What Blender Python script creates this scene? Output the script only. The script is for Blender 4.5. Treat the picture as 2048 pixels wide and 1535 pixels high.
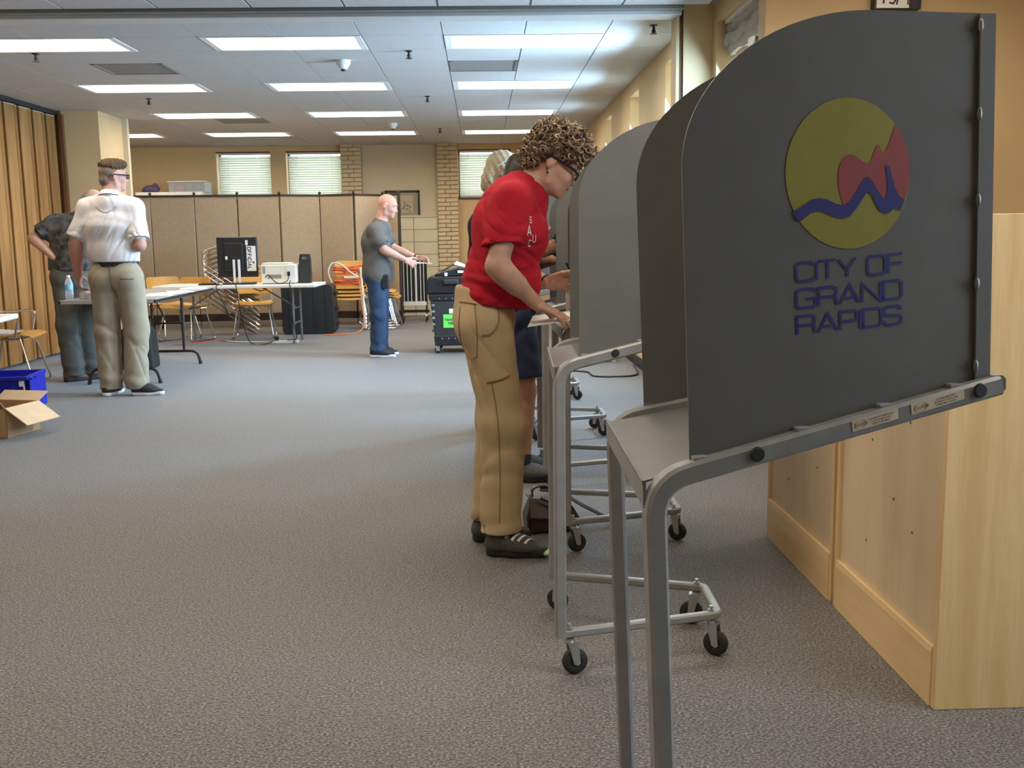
import bpy, bmesh, math, random
import numpy as np
from mathutils import Vector, Matrix, Quaternion
for o in list(bpy.data.objects): bpy.data.objects.remove(o, do_unlink=True)
random.seed(7); np.random.seed(7)
SC = bpy.context.scene; COL = SC.collection
PI = math.pi

# ---------------------------------------------------------------- camera
CH = 1.24
def _cam():
    f, pitch, yaw, roll = 2000.0, -0.145984, 0.028364, -0.013902
    cy, sy, cp, sp = math.cos(yaw), math.sin(yaw), math.cos(pitch), math.sin(pitch)
    fw = Vector((sy*cp, cy*cp, sp)); rt = Vector((cy, -sy, 0)); up = rt.cross(fw)
    cr, sr = math.cos(roll), math.sin(roll)
    r2 = cr*rt + sr*up; u2 = -sr*rt + cr*up
    cd = bpy.data.cameras.new('camera'); c = bpy.data.objects.new('camera', cd); COL.objects.link(c)
    cd.sensor_fit = 'HORIZONTAL'; cd.sensor_width = 36.0; cd.lens = f/2048*36; cd.clip_start = .05; cd.clip_end = 200
    m = Matrix((r2, u2, -fw)).transposed().to_4x4(); m.translation = (0, 0, CH)
    c.matrix_world = m; SC.camera = c
_cam()

# ---------------------------------------------------------------- sky, daylight, exposure
SC.view_settings.view_transform = 'Standard'; SC.view_settings.look = 'None'
SC.view_settings.gamma = 1; SC.view_settings.use_curve_mapping = False
SC.view_settings.exposure = 0.0
WORLD_S = 8.0; DAY = (0.42, 0.69, 1.0); LENS_S = 19.0; DAY_W = 185
def _world():
    w = bpy.data.worlds.new('sky'); SC.world = w; w.use_nodes = True
    b = w.node_tree.nodes['Background']; b.inputs[0].default_value = (.80, .91, 1.0, 1); b.inputs[1].default_value = WORLD_S
_world()
def daylight(x, y, z, sx, sy, rot, watts, col=DAY):
    l = bpy.data.lights.new('daylight', 'AREA'); l.shape = 'RECTANGLE'; l.size = sx; l.size_y = sy; l.energy = watts; l.color = col; l.spread = math.radians(165)
    o = bpy.data.objects.new('daylight', l); COL.objects.link(o); o.location = (x, y, z); o.rotation_euler = rot
    return o
# area light points along local -Z ; right-hand windows shine towards -X
TILT = math.radians(62)
daylight(1.84, 6.22, 1.85, 1.45, 1.0, (0, TILT, 0), DAY_W*.45)
daylight(1.75, 7.81, 1.80, 1.45, .58, (0, TILT, 0), DAY_W*1.5)
daylight(1.75, 9.74, 1.80, 1.45, .55, (0, TILT, 0), DAY_W*.9)
daylight(1.75, 11.70, 1.80, 1.45, .55, (0, TILT, 0), DAY_W*.4)
daylight(3.80, 1.2, 1.7, 1.5, 1.3, (0, TILT, 0), DAY_W*.2)
for xx in (-3.58, -2.53, .07): daylight(xx, 16.52, 2.2, .8, .7, (-PI/2, 0, 0), 6, (.98, 1, .97))

# ---------------------------------------------------------------- materials
def mat(name, col, rough=.6, metal=0.0, var=0.0, scale=8.0, bump=0.0, bscale=None, spec=.5, stretch=(1, 1, 1), emit=0, ecol=None, detail=4, col2=None, coat=0, sub=0):
    m = bpy.data.materials.new(name); m.use_nodes = True; nt = m.node_tree; N = nt.nodes; L = nt.links
    b = N['Principled BSDF']; b.inputs['Roughness'].default_value = rough; b.inputs['Metallic'].default_value = metal
    b.inputs['Base Color'].default_value = (*col, 1); b.inputs['Specular IOR Level'].default_value = spec
    if coat: b.inputs['Coat Weight'].default_value = coat; b.inputs['Coat Roughness'].default_value = .25
    if sub: b.inputs['Subsurface Weight'].default_value = sub; b.inputs['Subsurface Radius'].default_value = (.02, .008, .004); b.inputs['Subsurface Scale'].default_value = .5
    tc = N.new('ShaderNodeTexCoord'); mp = N.new('ShaderNodeMapping'); mp.inputs['Scale'].default_value = stretch
    L.new(tc.outputs['Object'], mp.inputs[0])
    nz = N.new('ShaderNodeTexNoise'); nz.inputs['Scale'].default_value = scale; nz.inputs['Detail'].default_value = detail
    L.new(mp.outputs[0], nz.inputs['Vector'])
    if var or col2:
        r = N.new('ShaderNodeValToRGB'); c2 = col2 or tuple(min(1, x*(1+var)) for x in col)
        r.color_ramp.elements[0].color = (*(col if col2 else tuple(x*(1-var) for x in col)), 1); r.color_ramp.elements[0].position = .3
        r.color_ramp.elements[1].color = (*c2, 1); r.color_ramp.elements[1].position = .7
        L.new(nz.outputs['Fac'], r.inputs[0]); L.new(r.outputs[0], b.inputs['Base Color'])
    if bump:
        n2 = nz
        if bscale:
            n2 = N.new('ShaderNodeTexNoise'); n2.inputs['Scale'].default_value = bscale; n2.inputs['Detail'].default_value = 3; L.new(mp.outputs[0], n2.inputs['Vector'])
        bp = N.new('ShaderNodeBump'); bp.inputs['Strength'].default_value = bump; bp.inputs['Distance'].default_value = .01
        L.new(n2.outputs['Fac'], bp.inputs['Height']); L.new(bp.outputs[0], b.inputs['Normal'])
    if emit:
        b.inputs['Emission Color'].default_value = (*(ecol or col), 1); b.inputs['Emission Strength'].default_value = emit
    return m
def carpet_mat():
    m = bpy.data.materials.new('carpet'); m.use_nodes = True; nt = m.node_tree; N = nt.nodes; L = nt.links
    b = N['Principled BSDF']; b.inputs['Roughness'].default_value = .62; b.inputs['Specular IOR Level'].default_value = .55
    b.inputs['Sheen Weight'].default_value = .25; b.inputs['Sheen Roughness'].default_value = .4
    tc = N.new('ShaderNodeTexCoord'); mp = N.new('ShaderNodeMapping'); mp.inputs['Scale'].default_value = (100, 170, 1); L.new(tc.outputs['Object'], mp.inputs[0])
    v = N.new('ShaderNodeTexVoronoi'); v.inputs['Scale'].default_value = 1; L.new(mp.outputs[0], v.inputs['Vector'])
    n = N.new('ShaderNodeTexNoise'); n.inputs['Scale'].default_value = 1.3; n.inputs['Detail'].default_value = 2; L.new(mp.outputs[0], n.inputs['Vector'])
    r = N.new('ShaderNodeValToRGB'); e = r.color_ramp.elements
    e[0].color = (.020, .0195, .019, 1); e[0].position = .34; e[1].color = (.345, .312, .275, 1); e[1].position = .66
    x = e.new(.5); x.color = (.112, .101, .090, 1)
    L.new(n.outputs['Fac'], r.inputs[0])
    mx = N.new('ShaderNodeMix'); mx.data_type = 'RGBA'; mx.blend_type = 'MULTIPLY'; mx.inputs[0].default_value = .55
    r2 = N.new('ShaderNodeValToRGB'); r2.color_ramp.elements[0].color = (1.25, 1.25, 1.25, 1); r2.color_ramp.elements[1].color = (.35, .35, .37, 1)
    L.new(v.outputs['Distance'], r2.inputs[0]); L.new(r.outputs[0], mx.inputs[6]); L.new(r2.outputs[0], mx.inputs[7]); L.new(mx.outputs[2], b.inputs['Base Color'])
    bp = N.new('ShaderNodeBump'); bp.inputs['Strength'].default_value = .7; bp.inputs['Distance'].default_value = .004; bp.invert = True
    L.new(v.outputs['Distance'], bp.inputs['Height']); L.new(bp.outputs[0], b.inputs['Normal'])
    return m
def wood_mat(name, c1, c2, rough=.4, sc=1.0, axis='z', dist=6.0, spec=.4):
    m = bpy.data.materials.new(name); m.use_nodes = True; nt = m.node_tree; N = nt.nodes; L = nt.links
    b = N['Principled BSDF']; b.inputs['Roughness'].default_value = rough; b.inputs['Specular IOR Level'].default_value = spec
    tc = N.new('ShaderNodeTexCoord'); mp = N.new('ShaderNodeMapping')
    mp.inputs['Scale'].default_value = {'z': (9*sc, 9*sc, .7*sc), 'x': (.7*sc, 9*sc, 9*sc), 'y': (9*sc, .7*sc, 9*sc)}[axis]
    L.new(tc.outputs['Object'], mp.inputs[0])
    oi = N.new('ShaderNodeObjectInfo'); ad = N.new('ShaderNodeVectorMath'); ad.operation = 'ADD'
    cmb = N.new('ShaderNodeCombineXYZ'); ml = N.new('ShaderNodeMath'); ml.operation = 'MULTIPLY'; ml.inputs[1].default_value = 37
    L.new(oi.outputs['Random'], ml.inputs[0]); L.new(ml.outputs[0], cmb.inputs[0]); L.new(ml.outputs[0], cmb.inputs[2]); L.new(mp.outputs[0], ad.inputs[0]); L.new(cmb.outputs[0], ad.inputs[1])
    n = N.new('ShaderNodeTexNoise'); n.inputs['Scale'].default_value = 1.2; n.inputs['Detail'].default_value = 5; n.inputs['Distortion'].default_value = .6; L.new(ad.outputs[0], n.inputs['Vector'])
    n2 = N.new('ShaderNodeTexNoise'); n2.inputs['Scale'].default_value = 9; n2.inputs['Detail'].default_value = 3; L.new(ad.outputs[0], n2.inputs['Vector'])
    mm = N.new('ShaderNodeMath'); mm.operation = 'MULTIPLY_ADD'; mm.inputs[1].default_value = .35; L.new(n2.outputs['Fac'], mm.inputs[0]); L.new(n.outputs['Fac'], mm.inputs[2])
    r = N.new('ShaderNodeValToRGB'); r.color_ramp.elements[0].color = (*c1, 1); r.color_ramp.elements[0].position = .48; r.color_ramp.elements[1].color = (*c2, 1); r.color_ramp.elements[1].position = .86
    L.new(mm.outputs[0], r.inputs[0]); L.new(r.outputs[0], b.inputs['Base Color'])
    return m
def glass_mat():
    m = bpy.data.materials.new('window_glass'); m.use_nodes = True; nt = m.node_tree; N = nt.nodes; L = nt.links
    for n in list(N):
        if n.type != 'OUTPUT_MATERIAL': N.remove(n)
    t = N.new('ShaderNodeBsdfTransparent'); g = N.new('ShaderNodeBsdfGlossy'); g.inputs['Roughness'].default_value = .02
    mx = N.new('ShaderNodeMixShader'); fr = N.new('ShaderNodeFresnel'); fr.inputs[0].default_value = 1.45
    L.new(fr.outputs[0], mx.inputs[0]); L.new(t.outputs[0], mx.inputs[1]); L.new(g.outputs[0], mx.inputs[2])
    L.new(mx.outputs[0], [n for n in N if n.type == 'OUTPUT_MATERIAL'][0].inputs[0])
    return m
def translucent_mat(name, col):
    m = bpy.data.materials.new(name); m.use_nodes = True; nt = m.node_tree; N = nt.nodes; L = nt.links
    for n in list(N):
        if n.type != 'OUTPUT_MATERIAL': N.remove(n)
    d = N.new('ShaderNodeBsdfDiffuse'); d.inputs[0].default_value = (*col, 1); t = N.new('ShaderNodeBsdfTranslucent'); t.inputs[0].default_value = (*col, 1)
    nz = N.new('ShaderNodeTexNoise'); nz.inputs['Scale'].default_value = 3
    mr = N.new('ShaderNodeMapRange'); mr.inputs[3].default_value = .42; mr.inputs[4].default_value = .5; L.new(nz.outputs['Fac'], mr.inputs[0])
    mx = N.new('ShaderNodeMixShader'); L.new(mr.outputs[0], mx.inputs[0]); L.new(d.outputs[0], mx.inputs[1]); L.new(t.outputs[0], mx.inputs[2])
    L.new(mx.outputs[0], [n for n in N if n.type == 'OUTPUT_MATERIAL'][0].inputs[0])
    return m
M = {}
M['carpet'] = carpet_mat()
M['wall'] = mat('wall_paint', (.60, .44, .235), .7, var=.04, scale=3, bump=.05, bscale=160)
M['wall_back'] = mat('wall_paint_far', (.66, .485, .255), .7, var=.04, scale=3, bump=.05, bscale=160)
M['wall_pale'] = mat('wall_paint_pale', (.60, .50, .34), .7, var=.03, scale=3)
M['tile'] = mat('ceiling_tile', (.50, .48, .45), .9, var=.05, scale=30, bump=.25, bscale=240)
M['tbar'] = mat('ceiling_grid_shade', (.20, .195, .185), .5, var=.03)  # grid bars coloured dark to carry the shadow in the tile gaps
M['tbar_dark'] = mat('track_shadow_black', (.02, .02, .02), .6, var=.2)
M['header'] = mat('header_paint', (.55, .55, .53), .5, var=.03)
M['white_enamel'] = mat('white_enamel', (.80, .80, .78), .4, var=.02)
M['lens'] = mat('lamp_lens', (1, .97, .92), .5, emit=LENS_S, ecol=(1, .89, .74), var=.01)
M['vent'] = mat('vent_grey', (.23, .22, .20), .7, var=.1, scale=60)
M['oak'] = wood_mat('oak_slat', (.23, .105, .030), (.38, .195, .063), .45)
M['oak_dark'] = wood_mat('dark_stained_trim', (.11, .045, .015), (.18, .08, .03), .4)
M['birch'] = wood_mat('birch_veneer', (.66, .44, .19), (.78, .56, .28), .38, sc=1.3)
M['birch_x'] = wood_mat('birch_veneer_rail', (.68, .47, .22), (.80, .58, .30), .38, axis='y')
M['ply'] = wood_mat('plywood_back', (.60, .46, .28), (.68, .54, .35), .5, sc=.6)
M['glass'] = glass_mat()
M['blind'] = translucent_mat('blind_vinyl', (.76, .78, .71))
M['shade'] = mat('shade_fabric', (.42, .38, .30), .9, var=.12, scale=40, bump=.2, bscale=300)
M['frame_white'] = mat('window_frame_paint', (.75, .73, .68), .45, var=.03)
M['brick'] = mat('painted_brick', (.62, .49, .31), .8, var=.10, scale=9, bump=.35, bscale=60)
M['mortar'] = mat('painted_mortar', (.42, .33, .20), .9, var=.1)
M['booth'] = mat('booth_grey_enamel', (.150, .148, .138), .42, var=.06, scale=14, bump=.02, bscale=90, spec=.5)
M['booth_tube'] = mat('booth_tube_enamel', (.26, .26, .25), .3, var=.12, scale=18, bump=.06, bscale=30, spec=.6)
M['booth_shelf'] = mat('booth_shelf_enamel', (.17, .172, .165), .33, var=.12, scale=9, spec=.6)
M['chrome'] = mat('chrome', (.72, .72, .72), .16, 1.0, var=.06, scale=20)
M['zinc'] = mat('zinc_plate', (.55, .55, .54), .35, .9, var=.1, scale=30)
M['black'] = mat('black_plastic', (.014, .014, .016), .42, var=.2, scale=30)
M['rubber'] = mat('black_rubber', (.02, .02, .02), .65, var=.2, scale=40)
M['black_metal'] = mat('black_metal', (.018, .017, .017), .4, .3, var=.2)
M['white_plastic'] = mat('white_plastic', (.72, .72, .70), .45, var=.02)
M['paper'] = mat('paper', (.82, .81, .77), .8, var=.02, scale=4)
M['ballot'] = mat('ballot_paper', (.66, .60, .52), .8, var=.03, scale=40)
M['sticker'] = mat('sticker_cream', (.66, .53, .37), .55, var=.05, scale=20)
M['ink'] = mat('black_ink', (.03, .02, .02), .6, var=.1)
M['logo_y'] = mat('decal_yellow', (.30, .26, .035), .5, var=.06, scale=20)
M['logo_r'] = mat('decal_red', (.34, .065, .065), .5, var=.06, scale=20)
M['logo_b'] = mat('decal_blue', (.032, .030, .19), .5, var=.06, scale=20)

# ---------------------------------------------------------------- object helpers
def link(o, parent=None):
    COL.objects.link(o)
    if parent is not None: o.parent = parent
    return o
def tag(o, label, cat, group=None, kind=None):
    if label: o['label'] = label
    if cat: o['category'] = cat
    if group: o['group'] = group
    if kind: o['kind'] = kind
    return o
def thing(name, label, cat, loc=(0, 0, 0), rz=0.0, group=None):
    o = bpy.data.objects.new(name, None); o.empty_display_size = .1; link(o); o.location = loc; o.rotation_euler = (0, 0, rz)
    return tag(o, label, cat, group)
def copy_tree(o, parent=None):
    c = o.copy(); link(c)
    if parent is not None: c.parent = parent
    for ch in list(o.children): copy_tree(ch, c)
    return c
def v3(p): return Vector(p)
class MB:
    def __init__(s): s.v = []; s.f = []; s.mi = []; s.m = 0
    def add(s, vs, fs):
        b = len(s.v); s.v += [tuple(p) for p in vs]
        for f in fs: s.f.append(tuple(b+i for i in f)); s.mi.append(s.m)
        return s
    def box(s, c, d, R=None):
        x, y, z = d[0]/2, d[1]/2, d[2]/2
        vs = [Vector((a*x, b*y, e*z)) for a in (-1, 1) for b in (-1, 1) for e in (-1, 1)]
        if R is not None: vs = [R @ p for p in vs]
        c = Vector(c)
        return s.add([p+c for p in vs], [(0, 1, 3, 2), (4, 6, 7, 5), (0, 4, 5, 1), (2, 3, 7, 6), (0, 2, 6, 4), (1, 5, 7, 3)])
    def bb(s, x0, x1, y0, y1, z0, z1): return s.box(((x0+x1)/2, (y0+y1)/2, (z0+z1)/2), (abs(x1-x0), abs(y1-y0), abs(z1-z0)))
    def sweep(s, pts, prof, side=None, closed=False, cap=True):
        pts = [Vector(p) for p in pts]; n = len(pts); k = len(prof); rings = []
        prev = None
        for i in range(n):
            if closed: t = pts[(i+1) % n]-pts[i-1]
            else: t = pts[min(i+1, n-1)]-pts[max(i-1, 0)]
            t.normalize()
            if side is not None:
                sd = Vector(side); sd = (sd-t*sd.dot(t)).normalized()
            else:
                if prev is None:
                    a = Vector((0, 0, 1)) if abs(t.z) < .9 else Vector((1, 0, 0))
                    sd = t.cross(a).normalized()
                else:
                    sd = (prev-t*prev.dot(t)).normalized()
                prev = sd
            nn = sd.cross(t)
            rings.append([pts[i]+sd*u+nn*w for u, w in prof])
        vs = [p for r in rings for p in r]; fs = []
        for i in range(n if closed else n-1):
            j = (i+1) % n
            for q in range(k):
                r = (q+1) % k; fs.append((i*k+q, i*k+r, j*k+r, j*k+q))
        if cap and not closed: fs += [tuple(range(k))[::-1], tuple((n-1)*k+q for q in range(k))]
        return s.add(vs, fs)
    def tube(s, pts, r, n=8, closed=False, side=None):
        return s.sweep(pts, [(r*math.cos(2*PI*i/n), r*math.sin(2*PI*i/n)) for i in range(n)], side, closed)
    def rect(s, pts, w, h, side, ch=.2):
        c = min(w, h)*ch; a, b = w/2, h/2
        return s.sweep(pts, [(a, b-c), (a-c, b), (-a+c, b), (-a, b-c), (-a, -b+c), (-a+c, -b), (a-c, -b), (a, -b+c)], side)
    def cyl(s, p0, p1, r0, r1=None, n=14):
        r1 = r0 if r1 is None else r1
        p0, p1 = Vector(p0), Vector(p1); t = (p1-p0).normalized(); a = Vector((0, 0, 1)) if abs(t.z) < .9 else Vector((1, 0, 0))
        u = t.cross(a).normalized(); w = t.cross(u)
        vs = [p0+(u*math.cos(2*PI*i/n)+w*math.sin(2*PI*i/n))*r0 for i in range(n)]+[p1+(u*math.cos(2*PI*i/n)+w*math.sin(2*PI*i/n))*r1 for i in range(n)]
        fs = [(i, n+i, n+(i+1) % n, (i+1) % n) for i in range(n)]+[tuple(range(n)), tuple(range(2*n-1, n-1, -1))]
        return s.add(vs, fs)
    def lathe(s, prof, c=(0, 0, 0), n=16, axis='z'):
        vs = []; k = len(prof); fs = []
        for i in range(n):
            a = 2*PI*i/n
            for r, h in prof:
                p = {'z': (r*math.cos(a), r*math.sin(a), h), 'y': (r*math.cos(a), h, -r*math.sin(a)), 'x': (h, r*math.cos(a), r*math.sin(a))}[axis]
                vs.append(Vector(p)+Vector(c))
        for i in range(n):
            j = (i+1) % n
            for q in range(k-1): fs.append((i*k+q, j*k+q, j*k+q+1, i*k+q+1))
        fs.append(tuple(i*k for i in range(n))[::-1]); fs.append(tuple(i*k+k-1 for i in range(n)))
        return s.add(vs, fs)
    def sphere(s, c, r, n=12, m=8, sc=(1, 1, 1)):
        vs = [Vector((0, 0, -1))]+[Vector((math.cos(2*PI*i/n)*math.sin(PI*j/m), math.sin(2*PI*i/n)*math.sin(PI*j/m), -math.cos(PI*j/m))) for j in range(1, m) for i in range(n)]+[Vector((0, 0, 1))]
        fs = [(0, 1+(i+1) % n, 1+i) for i in range(n)]
        for j in range(m-2):
            for i in range(n): fs.append((1+j*n+i, 1+j*n+(i+1) % n, 1+(j+1)*n+(i+1) % n, 1+(j+1)*n+i))
        l = len(vs)-1; b = 1+(m-2)*n
        fs += [(l, b+i, b+(i+1) % n) for i in range(n)]
        return s.add([Vector((p.x*sc[0], p.y*sc[1], p.z*sc[2]))*r+Vector(c) for p in vs], fs)
    def prism(s, out, fn, t0, t1):
        """outline of (a,b) pairs, fn(a,b,t)->point, between t0 and t1"""
        n = len(out)
        vs = [fn(a, b, t0) for a, b in out]+[fn(a, b, t1) for a, b in out]
        fs = [(i, (i+1) % n, n+(i+1) % n, n+i) for i in range(n)]+[tuple(range(n))[::-1], tuple(range(n, 2*n))]
        return s.add(vs, fs)
    def mesh(s, name, mats, smooth=None):
        me = bpy.data.meshes.new(name); me.from_pydata([tuple(p) for p in s.v], [], s.f); 
        for m in (mats if isinstance(mats, (list, tuple)) else [mats]): me.materials.append(M[m] if isinstance(m, str) else m)
        me.polygons.foreach_set('material_index', s.mi)
        bm = bmesh.new(); bm.from_mesh(me); bmesh.ops.recalc_face_normals(bm, faces=bm.faces); bm.to_mesh(me); bm.free()
        if smooth is not None:
            me.shade_smooth()
            if smooth < 180: me.set_sharp_from_angle(angle=math.radians(smooth))
        me.update(); return me
    def build(s, name, mats, parent=None, loc=None, smooth=35, bevel=0.0, seg=2, rz=None):
        o = bpy.data.objects.new(name, s.mesh(name, mats, smooth)); link(o, parent)
        if loc is not None: o.location = loc
        if rz is not None: o.rotation_euler = (0, 0, rz)
        if bevel:
            b = o.modifiers.new('bevel', 'BEVEL'); b.width = bevel; b.segments = seg; b.limit_method = 'ANGLE'; b.angle_limit = math.radians(40)
        return o
def dup(o, loc=None, parent=None, rot=None):
    c = o.copy(); link(c)
    if parent is not None: c.parent = parent
    if loc is not None: c.location = loc
    if rot is not None: c.rotation_euler = rot
    return c
def fillet(pts, r, n=5):
    """round the inner corners of a polyline"""
    pts = [Vector(p) for p in pts]; out = [pts[0]]
    for i in range(1, len(pts)-1):
        a, b, c = pts[i-1], pts[i], pts[i+1]; rr = r[i-1] if isinstance(r, (list, tuple)) else r
        d1 = (a-b); d2 = (c-b); l = min(rr, d1.length*.49, d2.length*.49); p = b+d1.normalized()*l; q = b+d2.normalized()*l
        for k in range(n+1):
            t = k/n; out.append(p*(1-t)**2+b*2*t*(1-t)+q*t*t)
    out.append(pts[-1]); return out
def spline(pts, n=8, closed=False):
    pts = [Vector(p) for p in pts]; m = len(pts); out = []
    rng = range(m) if closed else range(m-1)
    for i in rng:
        p1, p2 = pts[i], pts[(i+1) % m]
        p0 = pts[(i-1) % m] if (closed or i > 0) else p1; p3 = pts[(i+2) % m] if (closed or i < m-2) else p2
        for k in range(n):
            t = k/n
            out.append(.5*((2*p1)+(p2-p0)*t+(2*p0-5*p1+4*p2-p3)*t*t+(3*p1-p0-3*p2+p3)*t**3))
    if not closed: out.append(pts[-1])
    return out
def struct(o): o['kind'] = 'structure'; return o

# strokes for lettering: each glyph on a 1 x 1 box
GL = {
 'C': (.95, [[(.95, .8), (.95, .85), (.8, 1), (.15, 1), (0, .85), (0, .15), (.15, 0), (.8, 0), (.95, .15), (.95, .2)]]),
 'I': (.0, [[(0, 0), (0, 1)]]), 'T': (.9, [[(0, 1), (.9, 1)], [(.45, 1), (.45, 0)]]),
 'Y': (.95, [[(0, 1), (.475, .42), (.95, 1)], [(.475, .45), (.475, 0)]]),
 'O': (1.0, [[(.15, 0), (.85, 0), (1, .15), (1, .85), (.85, 1), (.15, 1), (0, .85), (0, .15), (.15, 0), (.3, 0)]]),
 'F': (.8, [[(.8, 1), (0, 1), (0, 0)], [(0, .52), (.75, .52)]]),
 'G': (.97, [[(.97, .8), (.97, .85), (.82, 1), (.15, 1), (0, .85), (0, .15), (.15, 0), (.82, 0), (.97, .15), (.97, .47), (.5, .47)]]),
 'R': (.92, [[(0, 0), (0, 1), (.75, 1), (.9, .88), (.9, .6), (.75, .48), (0, .48)], [(.72, .48), (.88, .38), (.92, 0)]]),
 'A': (1.0, [[(0, 0), (.5, 1), (1, 0)], [(.16, .3), (.84, .3)]]), 'N': (.95, [[(0, 0), (0, 1), (.95, 0), (.95, 1)]]),
 'D': (.95, [[(0, 0), (0, 1), (.78, 1), (.95, .85), (.95, .15), (.78, 0), (0, 0), (0, .2)]]),
 'P': (.9, [[(0, 0), (0, 1), (.75, 1), (.9, .88), (.9, .57), (.75, .45), (0, .45)]]),
 'S': (.92, [[(.9, .78), (.9, .86), (.75, 1), (.15, 1), (0, .88), (0, .64), (.15, .52), (.77, .48), (.92, .36), (.92, .14), (.77, 0), (.15, 0), (0, .14), (0, .22)]]),
 'E': (.8, [[(.8, 1), (0, 1), (0, 0), (.8, 0)], [(0, .52), (.7, .52)]]), 'L': (.75, [[(0, 1), (0, 0), (.75, 0)]]),
 'M': (1.1, [[(0, 0), (0, 1), (.55, .2), (1.1, 1), (1.1, 0)]]), 'B': (.9, [[(0, 0), (0, 1), (.7, 1), (.85, .88), (.85, .62), (.7, .52), (0, .52)], [(.7, .52), (.9, .4), (.9, .12), (.75, 0), (0, 0)]]),
 'H': (.9, [[(0, 0), (0, 1)], [(.9, 0), (.9, 1)], [(0, .5), (.9, .5)]]), 'U': (.92, [[(0, 1), (0, .15), (.15, 0), (.77, 0), (.92, .15), (.92, 1)]]),
 'X': (.9, [[(0, 0), (.9, 1)], [(0, 1), (.9, 0)]]), 'K': (.85, [[(0, 0), (0, 1)], [(.85, 1), (0, .42), (.85, 0)]]), 'V': (.9, [[(0, 1), (.45, 0), (.9, 1)]]),
 '1': (.3, [[(0, .8), (.3, 1), (.3, 0)]]), '9': (.8, [[(.1, .05), (.5, 0), (.75, .2), (.8, .6), (.7, .95), (.4, 1), (.08, .9), (0, .65), (.15, .45), (.45, .4), (.8, .62)]]),
 '7': (.8, [[(0, 1), (.8, 1), (.3, 0)]]), '2': (.8, [[(0, .8), (.2, 1), (.6, 1), (.8, .8), (.75, .6), (0, 0), (.8, 0)]]), ' ': (.35, []),
}
def stroke_faces(mb, pts, w, fn):
    pts = [Vector((p[0], p[1])) for p in pts]; n = len(pts); L = []; R = []
    for i in range(n):
        d0 = (pts[i]-pts[i-1]).normalized() if i > 0 else None; d1 = (pts[i+1]-pts[i]).normalized() if i < n-1 else None
        if d0 is None: d0 = d1
        if d1 is None: d1 = d0
        t = (d0+d1); t = t.normalized() if t.length > 1e-4 else d1
        nn = Vector((-t.y, t.x)); k = 1/max(.45, abs(nn.dot(Vector((-d1.y, d1.x)))))
        L.append(pts[i]+nn*w/2*k); R.append(pts[i]-nn*w/2*k)
    mb.add([fn(p.x, p.y) for p in L]+[fn(p.x, p.y) for p in R], [(i, i+1, n+i+1, n+i) for i in range(n-1)])
def text_strokes(mb, txt, h, w, gw, gap, fn, x0=0, y0=0, total=None):
    """write txt at height h; glyph width factor gw; returns width"""
    ws = [GL[c][0]*gw*h for c in txt]; W = sum(ws)+gap*h*(len(txt)-1)
    sx = (total/W) if total else 1.0; x = 0
    for c, cw in zip(txt, ws):
        for st in GL[c][1]:
            stroke_faces(mb, [((x+px*gw*h)*sx+x0, py*h+y0) for px, py in st], w, fn)
        x += cw+gap*h
    return W*sx

# ================================================================ SETTING
ZC = 2.70; YB = 16.2; XR = 1.475; XL = -4.78
fl = MB(); fl.bb(-6.2, 4.2, -3.2, 16.6, -.06, 0); struct(fl.build('floor', 'carpet', smooth=None))
def wall_x(name, x, t, y0, y1, ops, m, z1=2.82):
    """wall in the plane x (inner face), thickness t outwards, openings (ya,yb,za,zb)"""
    w = MB(); y = y0
    for ya, yb, za, zb in ops:
        w.bb(x, x+t, y, ya, 0, z1); w.bb(x, x+t, ya, yb, 0, za); w.bb(x, x+t, ya, yb, zb, z1); y = yb
    w.bb(x, x+t, y, y1, 0, z1)
    return struct(w.build(name, m, smooth=None))
def wall_y(name, y, t, x0, x1, ops, m, z1=2.82):
    w = MB(); x = x0
    for xa, xb, za, zb in ops:
        w.bb(x, xa, y, y+t, 0, z1); w.bb(xa, xb, y, y+t, 0, za); w.bb(xa, xb, y, y+t, zb, z1); x = xb
    w.bb(x, x1, y, y+t, 0, z1)
    return struct(w.build(name, m, smooth=None))
WR = [(7.53, 8.11, .95, 2.57), (9.47, 10.02, .95, 2.57), (11.42, 11.97, .95, 2.57), (13.38, 13.93, .95, 2.57)]
wr = wall_x('wall_right', XR, .28, 7.02, YB, WR, 'wall')
wn = wall_x('wall_right', 1.56, .28, 5.70, 7.02, [(5.74, 6.75, .95, 2.61)], 'wall')
w = MB(); w.bb(1.365, 1.60, 6.86, 7.06, 0, 2.82); struct(w.build('wall_right', 'wall', smooth=None))
w = MB(); w.bb(1.56, 3.9, 5.60, 5.70, 0, 2.82); struct(w.build('wall_right', 'wall', smooth=None))
wall_x('wall_right', 3.6, .2, -3.2, 5.6, [(.5, 1.9, .8, 2.4)], 'wall')
w = MB(); w.bb(-6.2, 4.2, -3.2, -3.0, 0, 2.82); struct(w.build('wall_rear', 'wall', smooth=None))
w = MB(); w.bb(-5.9, -5.7, 11.7, YB+.3, 0, 2.82); struct(w.build('wall_left', 'wall_back', smooth=None))
WB = [(-4.15, -3.30, 1.87, 2.62), (-3.06, -2.185, 1.87, 2.62), (-.35, .495, 1.87, 2.62)]
wb = wall_y('wall_back', YB, .28, -5.9, 1.8, WB, 'wall_back')
w = MB(); w.bb(-1.86, -.68, YB-.03, YB+.01, 1.58, 2.80); w.build('plaster_panel', 'wall_pale', wb, smooth=None)
# door-pocket jambs of the sliding partition
w = MB(); w.bb(1.342, 1.366, 6.88, 7.05, 0, 2.74); t1 = struct(w.build('trim_1', 'oak_dark', smooth=None))
w = MB(); w.bb(1.318, 1.342, 6.88, 7.05, 0, 2.74); struct(w.build('trim_2', 'wall', smooth=None, bevel=.003))
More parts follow.
